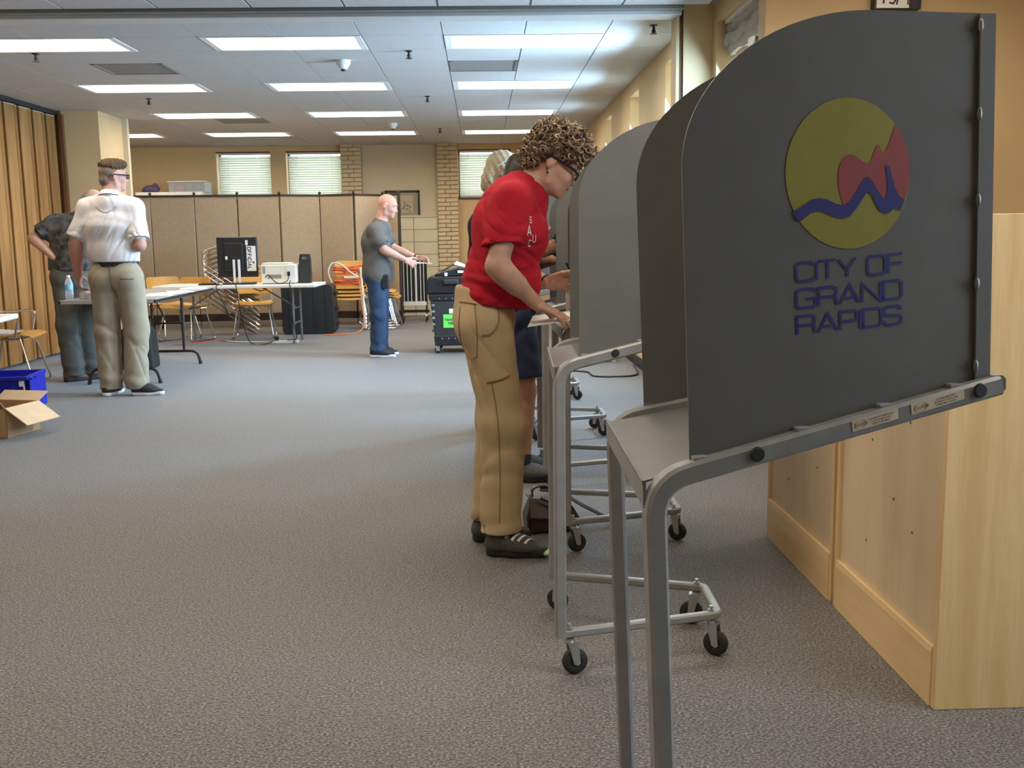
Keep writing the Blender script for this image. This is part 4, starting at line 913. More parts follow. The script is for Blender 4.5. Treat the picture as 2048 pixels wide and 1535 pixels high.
def volume_mesh(ops, h):
    """ops: ('+',prim,k) blend in, ('-',prim,k) carve, ('&',point,normal) keep the side against the normal, ('w',fn) ripple. Returns verts, quads."""
    lo = np.array([9e9]*3); hi = -lo
    for o in ops:
        if o[0] == '+': a, b = prim_bounds(o[1]); lo = np.minimum(lo, a); hi = np.maximum(hi, b)
    lo = lo-4*h; hi = hi+4*h; n = np.ceil((hi-lo)/h).astype(int)+1
    F = np.full(n, .08, np.float32); ax = [np.float32(lo[i])+np.float32(h)*np.arange(n[i], dtype=np.float32) for i in range(3)]
    for o in ops:
        if o[0] in '+-':
            a, b = prim_bounds(o[1]); k = o[2]; m = k+.03
            i0 = np.clip(((a-m-lo)/h).astype(int), 0, n-1); i1 = np.clip(((b+m-lo)/h).astype(int)+2, 1, n)
            if (i1 <= i0).any(): continue
            sl = tuple(slice(i0[i], i1[i]) for i in range(3))
            D = prim_eval(o[1], ax[0][sl[0]][:, None, None], ax[1][sl[1]][None, :, None], ax[2][sl[2]][None, None, :]).astype(np.float32); S = F[sl]
            if o[0] == '+':
                if k > 0: q = np.clip(.5+.5*(D-S)/k, 0, 1); F[sl] = D*(1-q)+S*q-k*q*(1-q)
                else: F[sl] = np.minimum(S, D)
            else:
                D = -D
                if k > 0: q = np.clip(.5-.5*(D-S)/k, 0, 1); F[sl] = D*(1-q)+S*q+k*q*(1-q)
                else: F[sl] = np.maximum(S, D)
        elif o[0] == '&':
            pt, nn = A3(o[1]), A3(unit(o[2]))
            D = (ax[0][:, None, None]-pt[0])*nn[0]+(ax[1][None, :, None]-pt[1])*nn[1]+(ax[2][None, None, :]-pt[2])*nn[2]
            if len(o) > 3:   # only within radius of a point
                R2 = (ax[0][:, None, None]-pt[0])**2+(ax[1][None, :, None]-pt[1])**2+(ax[2][None, None, :]-pt[2])**2
                D = np.where(R2 < o[3]**2, D, -1)
            F = np.maximum(F, D)
        elif o[0] == 'w':
            I = np.nonzero(np.abs(F) < .035); F[I] += o[1](ax[0][I[0]], ax[1][I[1]], ax[2][I[2]]).astype(np.float32)
    # surface nets
    S = F < 0; c = np.zeros(n-1, np.int8)
    for dx in (0, 1):
        for dy in (0, 1):
            for dz in (0, 1): c += S[dx:n[0]-1+dx, dy:n[1]-1+dy, dz:n[2]-1+dz]
    I = np.array(np.nonzero((c > 0) & (c < 8))); idx = np.full(n-1, -1, np.int32); idx[tuple(I)] = np.arange(I.shape[1])
    acc = np.zeros((I.shape[1], 3), np.float64); cnt = np.zeros(I.shape[1])
    for axis in range(3):
        u, v = [i for i in range(3) if i != axis]
        for du in (0, 1):
            for dv in (0, 1):
                p = I.copy(); p[u] += du; p[v] += dv; q = p.copy(); q[axis] += 1
                fa = F[tuple(p)]; fb = F[tuple(q)]; m = (fa < 0) != (fb < 0)
                t = np.where(m, fa/np.where(m, fa-fb, 1), 0); off = np.zeros((I.shape[1], 3)); off[:, u] = du; off[:, v] = dv; off[:, axis] = t
                acc += off*m[:, None]; cnt += m
    V = lo+h*(I.T+acc/np.maximum(cnt, 1)[:, None]); Q = []
    for axis in range(3):
        u, v = (axis+1) % 3, (axis+2) % 3
        sa = [slice(None)]*3; sb = [slice(None)]*3; sa[axis] = slice(0, -1); sb[axis] = slice(1, None)
        A_ = S[tuple(sa)]; B_ = S[tuple(sb)]; E = np.array(np.nonzero(A_ != B_)); flip = A_[tuple(E)]
        ok = (E[u] > 0) & (E[v] > 0) & (E[u] < n[u]-1) & (E[v] < n[v]-1); E = E[:, ok]; flip = flip[ok]
        def cell(a, b):
            p = E.copy(); p[u] -= a; p[v] -= b; return idx[tuple(p)]
        q = np.stack([cell(1, 1), cell(0, 1), cell(0, 0), cell(1, 0)], 1); q[~flip] = q[~flip][:, ::-1]; Q.append(q)
    return V.astype(np.float32), np.concatenate(Q)
def vmesh_obj(name, parts, m, parent, relax=0):
    V = []; Q = []; b = 0
    for v, q in parts: V.append(v); Q.append(q+b); b += len(v)
    V = np.concatenate(V); Q = np.concatenate(Q)
    me = bpy.data.meshes.new(name); me.from_pydata(V.tolist(), [], Q.tolist())
    for mm in (m if isinstance(m, list) else [m]): me.materials.append(M[mm] if isinstance(mm, str) else mm)
    me.shade_smooth(); me.update()
    o = bpy.data.objects.new(name, me); link(o, parent)
    if relax: s = o.modifiers.new('smooth', 'SMOOTH'); s.factor = .5; s.iterations = relax
    return o
def folds(amp, seed, fx=9, fy=9, fz=14, soft=.24, avoid=(), rad=.12):
    """narrow creases running in a few slanting directions plus a faint swell"""
    r = random.Random(seed); W = [(r.uniform(-1, 1)*fx, r.uniform(-1, 1)*fy, r.uniform(.5, 1)*fz*(1 if r.random() < .5 else -1), r.uniform(0, 6.3)) for _ in range(4)]
    def fn(x, y, z):
        wx = .03*np.sin(9*z+seed)+.02*np.sin(17*y); wz = .03*np.sin(10*x+seed*1.7)+.02*np.sin(13*y+1); s = 0
        for i, (a, b, c, ph) in enumerate(W):
            v = np.sin(a*(x+wx)*2.2+b*y*2.2+c*(z+wz)*2.2+ph); gate = .5+.5*np.sin(5*x+7*y+(6+i)*z+ph*2.3)
            s = s+gate*gate*np.exp(-(v/soft)**2)-.12*v
        v = amp*(s-.25)*.9
        for q in avoid: v = v*(1-np.exp(-(((x-q[0])**2+(y-q[1])**2+(z-q[2])**2)/rad**2)))
        return v
    return fn
# ---- hands
def hand_ops(wr, d, n, t, curl=(.35, .4, .45, .5), size=1.0, spread=.06, thumb=(.75, .55, .35), tcurl=.4):
    """wrist, direction, palm normal (out of the palm), thumb side"""
    wr, d = np.array(wr, float), unit(d); n = np.array(n, float); n = unit(n-d*np.dot(n, d)); t = np.array(t, float); t = unit(t-d*np.dot(t, d)-n*np.dot(t, n)); s = size
    ops = [('+', cone(wr-d*.03*s, wr+d*.012*s, .021*s, .020*s, t, 1.3), 0), ('+', cone(wr+d*.02*s, wr+d*.078*s, .0150*s, .0150*s, t, 2.35), .015*s), ('+', cone(wr+d*.02*s+t*.018*s+n*.006*s, wr+d*.05*s+t*.026*s+n*.008*s, .016*s, .013*s), .012*s)]
    for i, (off, L) in enumerate(((.031, .073), (.0105, .081), (-.0105, .075), (-.030, .059))):
        p = wr+d*(.082-.004*abs(i-1))*s+t*off*s; a = curl[i]*.55; dd = unit(d+t*spread*(1.2-i*.8))
        for j, (fr, r0, r1) in enumerate(((.45, .0098, .0090), (.31, .0090, .0082), (.24, .0082, .0068))):
            v = unit(dd*math.cos(a)+n*math.sin(a)); q = p+v*L*fr*s; ops.append(('+', cone(p, q, r0*s, r1*s), .004*s)); p = q; a += curl[i]
    p = wr+d*.028*s+t*.030*s+n*.006*s; v = unit(t*thumb[0]+d*thumb[1]+n*thumb[2])
    for j, (L, r0, r1) in enumerate(((.042, .0125, .011), (.032, .011, .0098), (.026, .0095, .0075))):
        q = p+v*L*s; ops.append(('+', cone(p, q, r0*s, r1*s), .005*s)); p = q; v = unit(v+(d*.55+n*.2-t*.3)*tcurl)
    return ops
# ---- head
def head_ops(c, f, u, s=1.0, neck=None, nr=.056, ears=True, female=False, nose=1.0):
    c = np.array(c, float); f = unit(f); u = np.array(u, float); u = unit(u-f*np.dot(u, f)); l = np.cross(u, f); R = np.array([f, l, u])
    P = lambda a, b, z: c+(f*a+l*b+u*z)*s
    k = .02*s; ops = []
    ops += [('+', ell(P(-.010, 0, .030), A3((.096, .076, .088))*s, R), 0), ('+', ell(P(.030, 0, -.020), A3((.066, .062, .085))*s, R), .03*s),
            ('+', ell(P(.050, 0, -.072), A3((.042, .044, .036))*s, R), .025*s), ('+', ell(P(.078, 0, -.092), A3((.017, .022, .016))*s, R), .018*s),
            ('+', ell(P(.074, 0, .030), A3((.020, .052, .014))*s, R), .02*s)]
    for sg in (-1, 1):
        ops.append(('-', ell(P(.103, sg*.031, .008), A3((.020, .022, .014))*s, R), .014*s))
        ops.append(('+', ell(P(.078, sg*.031, .006), A3((.012, .015, .012))*s, R), .004*s))
        ops.append(('+', ell(P(.066, sg*.038, -.028), A3((.020, .020, .020))*s, R), .02*s))
        ops.append(('+', cone(P(.010, sg*.052, -.075), P(-.012, sg*.058, -.02), .016*s, .014*s), .02*s))
    ops += [('+', cone(P(.088, 0, .012), P(.108*nose, 0, -.024), .008*s, .0115*s), .010*s), ('+', ell(P(.098, .011, -.030), A3((.010, .008, .008))*s, R), .006*s), ('+', ell(P(.098, -.011, -.030), A3((.010, .008, .008))*s, R), .006*s),
            ('+', ell(P(.088, 0, -.052), A3((.012, .024, .006))*s, R), .007*s), ('+', ell(P(.086, 0, -.064), A3((.012, .021, .006))*s, R), .007*s), ('-', ell(P(.103, 0, -.058), A3((.012, .026, .0015))*s, R), .003*s)]
    if neck is not None: ops.append(('+', cone(P(-.022, 0, -.05), neck, nr*.95, nr*1.1), .03*s))
    if ears:
        for sg in (-1, 1):
            Re = np.array([unit(f*.9-u*.2), l, unit(u+f*.15)])
            ops += [('+', ell(P(-.012, sg*.081, -.004), A3((.019, .010, .033))*s, Re), .005*s), ('-', ell(P(-.006, sg*.092, .002), A3((.010, .008, .019))*s, Re), .004*s)]
    return ops, P, R
def skin(name, c): return mat(name, c, .52, var=.10, scale=26, bump=.05, bscale=220, spec=.35, sub=.06)
def limb(a, b, c, r, k=.02):  # two tapered segments
    return [('+', cone(a, b, r[0], r[1]), k), ('+', cone(b, c, r[1]*1.02, r[2]), k*.8)]
def torso_ops(pel, wai, che, nec, shL, shR, lat, g=1.0, off=0.0, belly=0, hipw=1.5, depth=1.0, shr=.058, fwd=None, bust=0):
    pel, wai, che, nec = map(np.array, (pel, wai, che, nec)); k = .06
    o = [('+', cone(pel, wai, .108*g*depth+off, .100*g*depth+off, lat, hipw), 0), ('+', cone(wai, che, .100*g*depth+off, .112*g*depth+off, lat, 1.42), k),
         ('+', cone(che, che*.35+nec*.65, .112*g*depth+off, .070*g+off, lat, 1.5), k), ('+', cone(shL, nec, shr*g+off, .060*g+off), .05), ('+', cone(shR, nec, shr*g+off, .060*g+off), .05)]
    if belly: o.append(('+', ell(wai*.55+pel*.45+np.array(fwd)*belly, (.11*g+off, .11*g+off, .13*g+off)), .08))
    if bust:
        l = unit(lat)
        for sg in (-1, 1): o.append(('+', ell(che*.85+wai*.15+np.array(fwd)*bust+l*sg*.07, (.065+off, .065+off, .065+off)), .05))
    return o
def sleeve_mesh(a, b, fr, r0, r1, h, seed=1, tilt=(0, 0, 0), n=None, s=1.0):
    """open sleeve from shoulder a towards elbow b, ending at fraction fr"""
    a, b = np.array(a, float), np.array(b, float); d = unit(b-a); he = a+(b-a)*fr
    o = [('+', cone(a, he+d*.03, r0, r1, n, s), 0), ('w', folds(.009, seed, 12, 12, 10)), ('&', he+d*.012, unit(d+np.array(tilt))), ('-', cone(he-d*.035, he+d*.06, r1-.017, r1-.008, n, s), .004)]
    return volume_mesh(o, h)
# ---- shoes
def shoe(parent, heel, toe, m_up, m_sole, h=.0055, size=1.0, low=True, ank=None, sole_t=.028, thick=1.0, name='shoe'):
    heel, toe = np.array(heel, float), np.array(toe, float); d = unit(np.array([toe[0]-heel[0], toe[1]-heel[1], 0])); L = np.linalg.norm(toe[:2]-heel[:2]); sd = np.array([-d[1], d[0], 0]); z0 = heel[2]
    P = lambda a, b, z: heel*np.array([1, 1, 0])+d*a*L+sd*b*L+np.array([0, 0, z0+z*L])
    up = [('+', cone(P(.16, 0, .17), P(.55, .015, .17), .125*L*thick, .135*L*thick, (0, 0, 1), .85), 0), ('+', cone(P(.5, .015, .16), P(.86, .01, .13), .14*L*thick, .095*L*thick, (0, 0, 1), .62), .06), ('+', cone(P(.15, 0, .2), P(.2, 0, .40), .115*L, .125*L), .04), ('+', cone(P(.28, 0, .30), P(.62, .01, .18), .105*L, .09*L), .05),
          ('&', P(.5, 0, .095), (0, 0, -1))]
    o = vmesh_obj(name, [volume_mesh(up, h)], m_up, parent, 1)
    so = [('+', cone(P(.14, 0, .07), P(.48, .01, .07), .135*L*thick, .135*L*thick, (0, 0, 1), .9), 0), ('+', cone(P(.48, .01, .07), P(.86, .01, .075), .135*L*thick, .12*L*thick), .04), ('&', P(.5, 0, sole_t/.24), (0, 0, 1)), ('&', P(.5, 0, .0), (0, 0, -1))]
    s2 = vmesh_obj('sole', [volume_mesh(so, h)], m_sole, o, 1)
    return o, P, d, sd, L
def glasses(parent, P, m, s=1.0, rim=.0028):
    g = MB()
    V = lambda a, b, c: Vector(P(a, b, c))
    for sg in (-1, 1):
        pts = [V(.104, sg*(.033+.024*math.cos(a)), .004+.017*math.sin(a)) for a in np.linspace(0, 2*PI, 15)[:-1]]
        g.tube(pts, rim, 6, closed=True)
        g.tube([V(.104, sg*.057, .010), V(.06, sg*.080, .012), V(-.02, sg*.086, .010), V(-.035, sg*.084, -.008)], rim*1.3, 6)
    g.tube([V(.106, -.010, .008), V(.109, 0, .010), V(.106, .010, .008)], rim, 6)
    return g.build('glasses', m, parent)
def brows(parent, P, m):
    for sg in (-1, 1):
        g = MB(); g.tube([Vector(P(.094, sg*.014, .030)), Vector(P(.0935, sg*.03, .036)), Vector(P(.083, sg*.048, .030))], .0045, 6); g.build('eyebrow', m, parent)
        g = MB(); g.sphere(Vector(P(.0815, sg*.031, .006)), .0105, 10, 8); e = g.build('eye', 'eye_white', parent); g = MB(); g.sphere(Vector(P(.0885, sg*.031, .004)), .0052, 8, 6); g.build('iris', 'ink', e)
def lips(parent, P, m):
    g = MB(); g.sphere(Vector((0, 0, 0)), 1.0, 12, 6); vs = g.v; c0 = P(.0915, 0, -.0575); ax = [P(.1015, 0, -.0575)-c0, P(.0915, .019, -.0575)-c0, P(.0915, 0, -.0515)-c0]
    g.v = [tuple(c0+ax[0]*p[0]*.85+ax[1]*p[1]*1.05+ax[2]*p[2]*1.3) for p in vs]; g.build('lips', m, parent)
M['eye_white'] = mat('eye_white', (.75, .72, .68), .3, var=.02)
M['skin_w'] = skin('skin_fair_warm', (.50, .295, .215)); M['skin_m'] = skin('skin_ruddy', (.48, .255, .185)); M['skin_t'] = skin('skin_tan', (.36, .19, .12)); M['skin_o'] = skin('skin_weathered', (.48, .27, .19))
M['lip'] = mat('lip', (.36, .12, .10), .45, var=.1)
def cloth(name, c, var=.08, sc=14): return mat(name, c, .88, var=var, scale=sc, bump=.12, bscale=520, spec=.2)
M['red_shirt'] = cloth('red_cotton', (.42, .012, .026), .10, 18)
M['khaki'] = cloth('khaki_cotton', (.46, .345, .205), .07, 10)
M['khaki_dark'] = cloth('khaki_seam', (.27, .17, .075), .1)
M['white_knit'] = cloth('white_knit', (.66, .62, .61), .03)
M['stone_khaki'] = cloth('stone_khaki', (.33, .28, .20), .08)
M['olive'] = cloth('olive_twill', (.10, .095, .08), .1)
M['aloha'] = mat('dark_floral_cotton', (.006, .006, .006), .85, col2=(.12, .115, .105), scale=20, bump=.1, bscale=300)
M['grey_heather'] = cloth('grey_heather', (.105, .097, .085), .12, 60)
M['denim'] = mat('blue_denim', (.018, .040, .085), .85, var=.35, scale=10, bump=.12, bscale=500)
M['denim_dark'] = mat('dark_denim', (.012, .020, .055), .85, var=.35, scale=10, bump=.12, bscale=500)
M['navy'] = cloth('navy_cotton', (.012, .014, .03), .15)
M['belt'] = mat('black_belt', (.012, .012, .012), .4, var=.2)
M['hair_br'] = mat('hair_brown', (.060, .035, .020), .55, col2=(.17, .105, .058), scale=40, spec=.5)
M['hair_top'] = mat('hair_dark_brown', (.040, .022, .011), .75, col2=(.11, .062, .030), scale=60, spec=.2)
M['hair_lt'] = mat('hair_highlight', (.36, .25, .15), .5, var=.25, scale=40, spec=.5)
M['hair_dk'] = mat('hair_dark', (.022, .016, .013), .5, var=.3, scale=40)
M['hair_bl'] = mat('hair_blonde', (.55, .45, .30), .5, var=.22, scale=60, stretch=(6, 6, 1))
M['hair_gr'] = mat('hair_grey', (.30, .26, .21), .6, var=.3, scale=60)
M['hair_fade'] = mat('hair_short_fade', (.17, .125, .09), .7, var=.3, scale=160, bump=.3, bscale=400)
M['shoe_k'] = mat('shoe_black_mesh', (.016, .016, .019), .7, var=.3, scale=90, bump=.25, bscale=500)
M['shoe_g'] = mat('shoe_grey_mesh', (.065, .062, .055), .75, var=.25, scale=120, bump=.25, bscale=500)
M['shoe_w'] = mat('shoe_white_foam', (.72, .71, .70), .55, var=.04)
M['shoe_br'] = mat('shoe_brown', (.085, .045, .025), .6, var=.25, scale=20)
M['silver'] = mat('silver_overlay', (.62, .61, .57), .35, var=.08)
M['lime'] = mat('lime_rubber', (.42, .58, .32), .5, var=.1)
def V2(*a): return np.array(a, float)
def surf_strip(pts, w, up, obj_mesh, off): pass

# ---------------------------------------------------------------- woman in the red shirt
def woman():
    t = thing('person', 'person in a red T-shirt and khaki trousers, bent over writing at the third booth', 'person', (.05, 3.88, 0))
    O = np.array([.05, 3.88, 0]); J = lambda x, y, z: V2(x, y, z)-O
    F = V2(1, 0, 0); lat = V2(0, 1, 0); yc = 3.90
    pel = J(.018, yc, .93); wai = J(.060, yc, 1.09); che = J(.120, yc, 1.27); nec = J(.185, yc, 1.425)
    shR = J(.120, yc-.165, 1.375); shL = J(.150, yc+.17, 1.375)
    elR = J(.055, yc-.225, 1.135); wrR = J(.205, yc-.185, .990)
    elL = J(.110, yc+.25, 1.13); wrL = J(.262, yc+.12, 1.055)
    hd = J(.285, yc-.005, 1.515); hf = unit(V2(.80, -.05, -.52)); hu = unit(V2(.52, .0, .80))
    hops, P, R = head_ops(hd, hf, hu, .98, nec, .052, nose=1.0)
    sk = torso_ops(pel, wai, che, nec, shL, shR, lat, .94, -.012)
    sk += hops
    sk += limb(shR, elR, wrR, (.048, .041, .026)); sk += limb(shL, elL, wrL, (.048, .040, .026))
    sk += [('+', cone(elR+V2(.03, 0, -.03), elR*.55+wrR*.45, .040, .036), .03)]
    hipR, hipL = J(.015, yc-.085, .90), J(.02, yc+.085, .90); knR, knL = J(.072, yc-.09, .52), J(.060, yc+.09, .53); anR, anL = J(.058, yc-.09, .085), J(.022, yc+.09, .085)
    sk += limb(hipR, knR, anR, (.08, .055, .038)); sk += limb(hipL, knL, anL, (.08, .055, .038))
    body = volume_mesh(sk, .0062)
    hR = volume_mesh(hand_ops(wrR, (.85, .02, -.42), (-.35, .15, -.92), (.15, .95, -.1), (.12, .16, .22, .35), .97, .10), .0034)
    hL = volume_mesh(hand_ops(wrL, (.9, -.15, .05), (.0, -.92, -.35), (.3, -.1, .95), (.75, .8, .85, .9), .95, .03, (.3, .85, .1)), .0034)
    b = vmesh_obj('body', [body, hR, hL], 'skin_w', t, 1)
    # T-shirt
    s = torso_ops(pel+V2(.0, 0, .02), wai, che, nec+V2(-.020, 0, -.030), shL, shR, lat, 1.0, .016, bust=.045, fwd=F, hipw=1.42, shr=.044)
    s.append(('+', ell(wai+V2(.075, 0, -.035), (.080, .140, .10)), .09)); s.append(('+', ell(che+V2(-.035, 0, .04), (.09, .15, .13)), .08))
    s += [('+', cone(shR+V2(-.004, .012, -.008), shR+(elR-shR)*.46, .056, .063, (1, 0, .1), 1.10), .045), ('+', cone(shL, shL+(elL-shL)*.50, .058, .066), .045)]
    s.append(('w', folds(.009, 3, 7, 6, 9, .24, (shR, shL), .14))); s.append(('w', folds(.006, 8, 14, 10, 18, .24, (shR, shL), .12)))
    def hemroll(x, y, z):   # bunched fabric above the hem at the back
        zz = z-(.985+.35*(0-x)*.0); return -.007*np.maximum(0, np.sin((z+.18*x)*95))*np.exp(-((z-1.06)/.06)**2)*np.exp(-((x+.02)/.12)**2)
    s.append(('w', hemroll))
    s.append(('&', J(.03, yc, .985), (-.16, 0, -1)))
    s.append(('-', cone(nec+V2(.0, 0, .005), nec+unit(P(0, 0, -.05)-nec)*.2, .060, .085), .006))
    slv = [sleeve_mesh(shR+(elR-shR)*.30, elR, .50, .060, .064, .0055, 31, (.30, 0, .0), (1, 0, .1), 1.14), sleeve_mesh(shL+(elL-shL)*.30, elL, .50, .060, .073, .0065, 33)]
    sh_ = vmesh_obj('t_shirt', [volume_mesh(s, .0062)]+slv, 'red_shirt', t, 1)
    # collar band
    ax = unit(P(-.022, 0, -.05)-nec); e1 = unit(np.cross(ax, lat)); pts = [Vector(nec+ax*(.012+.012*math.cos(a))+e1*.067*math.cos(a)*-1+lat*.068*math.sin(a)) for a in np.linspace(0, 2*PI, 25)[:-1]]
    g = MB(); g.tube(pts, .0075, 6, closed=True); g.build('collar_band', 'red_shirt', sh_)
    # trousers
    q = [('+', cone(J(.004, yc, 1.02), J(.008, yc, .93), .108, .120, lat, 1.38), 0), ('+', ell(J(-.022, yc-.07, .915), (.080, .10, .10)), .05), ('+', ell(J(-.022, yc+.07, .915), (.080, .10, .10)), .05)]
    for hp, kn, an in ((hipR, knR, anR), (hipL, knL, anL)):
        q += [('+', cone(hp+V2(-.005, 0, .0), kn, .104, .080), .03), ('+', cone(kn, an+V2(-.005, 0, -.01), .079, .072, (1, 0, 0), 1.12), .04)]
    def leg(x, y, z):
        return .0025*np.sin(z*34+9*y+6*x)*np.exp(-((z-.55)/.16)**2)+.004*np.sin(z*60+11*y-20*x)*np.exp(-((z-.10)/.07)**2)+.004*np.sin(20*y+14*x+5*z)*np.exp(-((z-.8)/.2)**2)
    q.append(('w', leg)); q.append(('w', folds(.007, 11, 10, 8, 5)))
    q += [('&', J(0, 0, 1.045), (.15, 0, 1)), ('&', anR+V2(0, 0, .012), (0, 0, -1)),]
    for an in (anR, anL): q.append(('-', cone(an+V2(-.005, 0, -.06), an+V2(-.005, 0, .03), .062, .062, (1, 0, 0), 1.1), .004))
    tr = vmesh_obj('trousers', [volume_mesh(q, .0060)], 'khaki', t, 1)
    from mathutils.bvhtree import BVHTree
    def seam(path, w, ob, m, name, off=.0025, dirv=(0, 1, 0)):
        """stitched line laid on the garment: path of (x,z) world points seen from the -y side"""
        me = ob.data; bv = BVHTree.FromPolygons([v.co for v in me.vertices], [p.vertices for p in me.polygons]); pts = []
        for x, z in path:
            h = bv.ray_cast(Vector(J(x, 3.2, z)), Vector(dirv))
            if h[0] is not None: pts.append(h[0]-Vector(dirv)*off)
        if len(pts) > 1: g = MB(); g.tube(pts, w, 5); g.build(name, m, ob)
    lin = lambda pts, n=8: [tuple(p)[:2] for p in spline([(a, b, 0) for a, b in pts], n)]
    seam(lin([(-.085, 1.00), (-.05, .998), (-.022, .992)]), .0035, tr, 'khaki_dark', 'pocket_zip'); seam(lin([(-.03, .99), (-.022, .90), (-.025, .80)]), .002, tr, 'khaki_dark', 'pocket_seam')
    seam(lin([(-.085, .98), (-.09, .90), (-.075, .81), (-.04, .79), (-.025, .80)]), .002, tr, 'khaki_dark', 'pocket_seam')
    seam(lin([(.055, .99), (.06, .93), (.03, .885), (-.005, .88)]), .0035, tr, 'khaki_dark', 'hip_pocket')
    seam(lin([(.012, .700), (.06, .710), (.098, .722)]), .0042, tr, 'khaki_dark', 'thigh_zip'); seam(lin([(.03, .70), (.05, .55), (.055, .35), (.05, .15)]), .0018, tr, 'khaki_dark', 'side_seam')
    for z in (.998, .706): g = MB(); g.box(J(-.03 if z > .9 else .014, yc-.125 if z > .9 else yc-.135, z), (.014, .005, .008)); g.build('zip_pull', 'zinc', tr, smooth=None)
    # print on the shirt front
    me = sh_.data; bv = BVHTree.FromPolygons([v.co for v in me.vertices], [p.vertices for p in me.polygons]); g = MB()
    def pr(a, b):
        o_ = Vector(J(.245+a*.55, yc-.5, 1.12+b)); dv = Vector((-.12, 1, 0)).normalized(); h = bv.ray_cast(o_, dv)
        return (h[0]-dv*.003) if h[0] is not None else o_+dv*.4
    text_strokes(g, 'A', .034, .006, .9, .2, pr, -.075, .125); text_strokes(g, 'U', .026, .005, .9, .2, pr, -.03, .10); text_strokes(g, 'C', .022, .004, .8, .2, pr, -.06, .085); text_strokes(g, 'S', .022, .004, .8, .2, pr, -.055, .17)
    g.build('shirt_print', 'white_knit', sh_, smooth=None)
    # face details, glasses, earring
    brows(t, P, 'hair_br'); lips(t, P, 'lip'); glasses(t, P, 'black', rim=.0045)
    g = MB(); e = P(-.010, -.083, -.042); g.sphere(Vector(e), .0035, 8, 6); g.sphere(Vector(e)+Vector((.001, 0, -.012)), .0045, 8, 6); g.cyl(Vector(e), Vector(e)+Vector((0, 0, -.011)), .0012, n=6); g.build('earring', 'black_metal', t)
    g = MB(); ax = unit(wrL-elL); c0 = wrL-ax*.012; e1 = unit(np.cross(ax, V2(0, 0, 1))); e2 = np.cross(ax, e1)
    g.tube([Vector(c0+e1*.030*math.cos(a)+e2*.030*math.sin(a)) for a in np.linspace(0, 2*PI, 17)[:-1]], .004, 6, closed=True); g.build('bracelet', 'black', t)
    # curly hair: mass plus separate curls
    ho = [('+', ell(P(-.016, 0, .052), (.104, .089, .088), R), 0), ('+', ell(P(.045, 0, .090), (.055, .070, .040), R), .03), ('+', ell(P(-.075, 0, -.005), (.050, .075, .075), R), .03), ('-', ell(P(.075, 0, -.03), (.062, .11, .085), R), .015), ('-', ell(P(-.002, 0, -.045), (.036, .2, .070), R), .01)]
    ho.append(('w', lambda x, y, z: .006*np.sin(95*x+40*z)*np.sin(90*y+17*x)*np.sin(92*z+30*y)))
    hv = volume_mesh(ho, .006); hair = vmesh_obj('hair', [hv], 'hair_br', t, 0)
    rnd = random.Random(5); mb = MB(); V = hv[0]; N_ = len(V); cen = P(-.015, 0, .035)
    cnt = 0
    while cnt < 820:
        p = V[rnd.randrange(N_)].astype(float); out = unit(p-cen); loc = R @ (p-np.array(P(0, 0, 0)))
        if loc[2] < .02 and loc[0] > .03 and abs(loc[1]) < .06: continue
        if np.dot(out, R[2]) < -.75: continue
        if loc[2] < .030 and -.045 < loc[0] < .05 and abs(loc[1]) > .05: continue
        a = unit(np.cross(out, V2(rnd.gauss(0, 1), rnd.gauss(0, 1), rnd.gauss(0, 1)))); b2 = np.cross(out, a); rr = rnd.uniform(.006, .013); n = 9; pts = []; turns = rnd.uniform(.5, 1.25)*2*PI; ln = rnd.uniform(.010, .030)*(1.35 if loc[2] > .08 else 1)
        for i in range(n):
            u = i/(n-1); th = turns*u; pts.append(Vector(p+a*rr*(math.cos(th)-1)+b2*rr*math.sin(th)+out*(ln*u-.004)))
        mb.m = 0 if rnd.random() < (.62 if loc[2] < .07 else .35) else 1
        r0 = rnd.uniform(.0022, .0042)
        mb.tube(pts, r0, 4); cnt += 1
    mb.build('curls', ['hair_br', 'hair_lt'], hair, smooth=180)
    # shoes
    for an, hx, tw in ((anR, -.069, -.05), (anL, -.088, .03)):
        base = an+V2(0, 0, -.085); o, Ps, d, sd, L = shoe(t, base+V2(hx, 0, 0), base+V2(hx+.262, tw, 0), 'shoe_g', 'shoe_k', .005, thick=.86, sole_t=.037)
        bv = BVHTree.FromPolygons([v.co for v in o.data.vertices], [p.vertices for p in o.data.polygons])
        for i, a in enumerate((.42, .51, .60, .70)):
            g = MB(); pts = []
            for k in range(9):
                u = -1.0+k/8*.9; s_ = Ps(a-.10*(abs(u))+.03, u*.14, .42); h = bv.ray_cast(Vector(s_), Vector((0, 0, -1)))
                if h[0] is not None: pts.append(h[0]+Vector((0, 0, .001)))
            if len(pts) > 2: g.sweep(pts, [(-.0055, 0), (.0055, 0), (.0045, .002), (-.0045, .002)], (d[0], d[1], 0)); g.build('silver_band', 'silver', o, smooth=None)
        if hx > -.075:
            g = MB(); c = Ps(.935, -.01, .075); g.sphere(Vector(c), .022, 12, 8, (.9, 1.25, .6)); g.build('toe_cap', 'lime', o)
        g = MB(); bl = [Vector(Ps(.38+.05*k, (.03 if k % 2 else -.03), .335-.032*k)) for k in range(7)]; g.tube(bl, .0035, 5); g.build('laces', 'shoe_k', o)
        so = [('+', cone(an+V2(0, 0, -.03), an+V2(.003, 0, .06), .045, .045), 0), ('+', cone(an+V2(-.01, 0, -.05), an+V2(0, 0, 0), .045, .045), .02)]
        vmesh_obj('sock', [volume_mesh(so, .008)], 'shoe_k', t, 1)
    return t
woman()

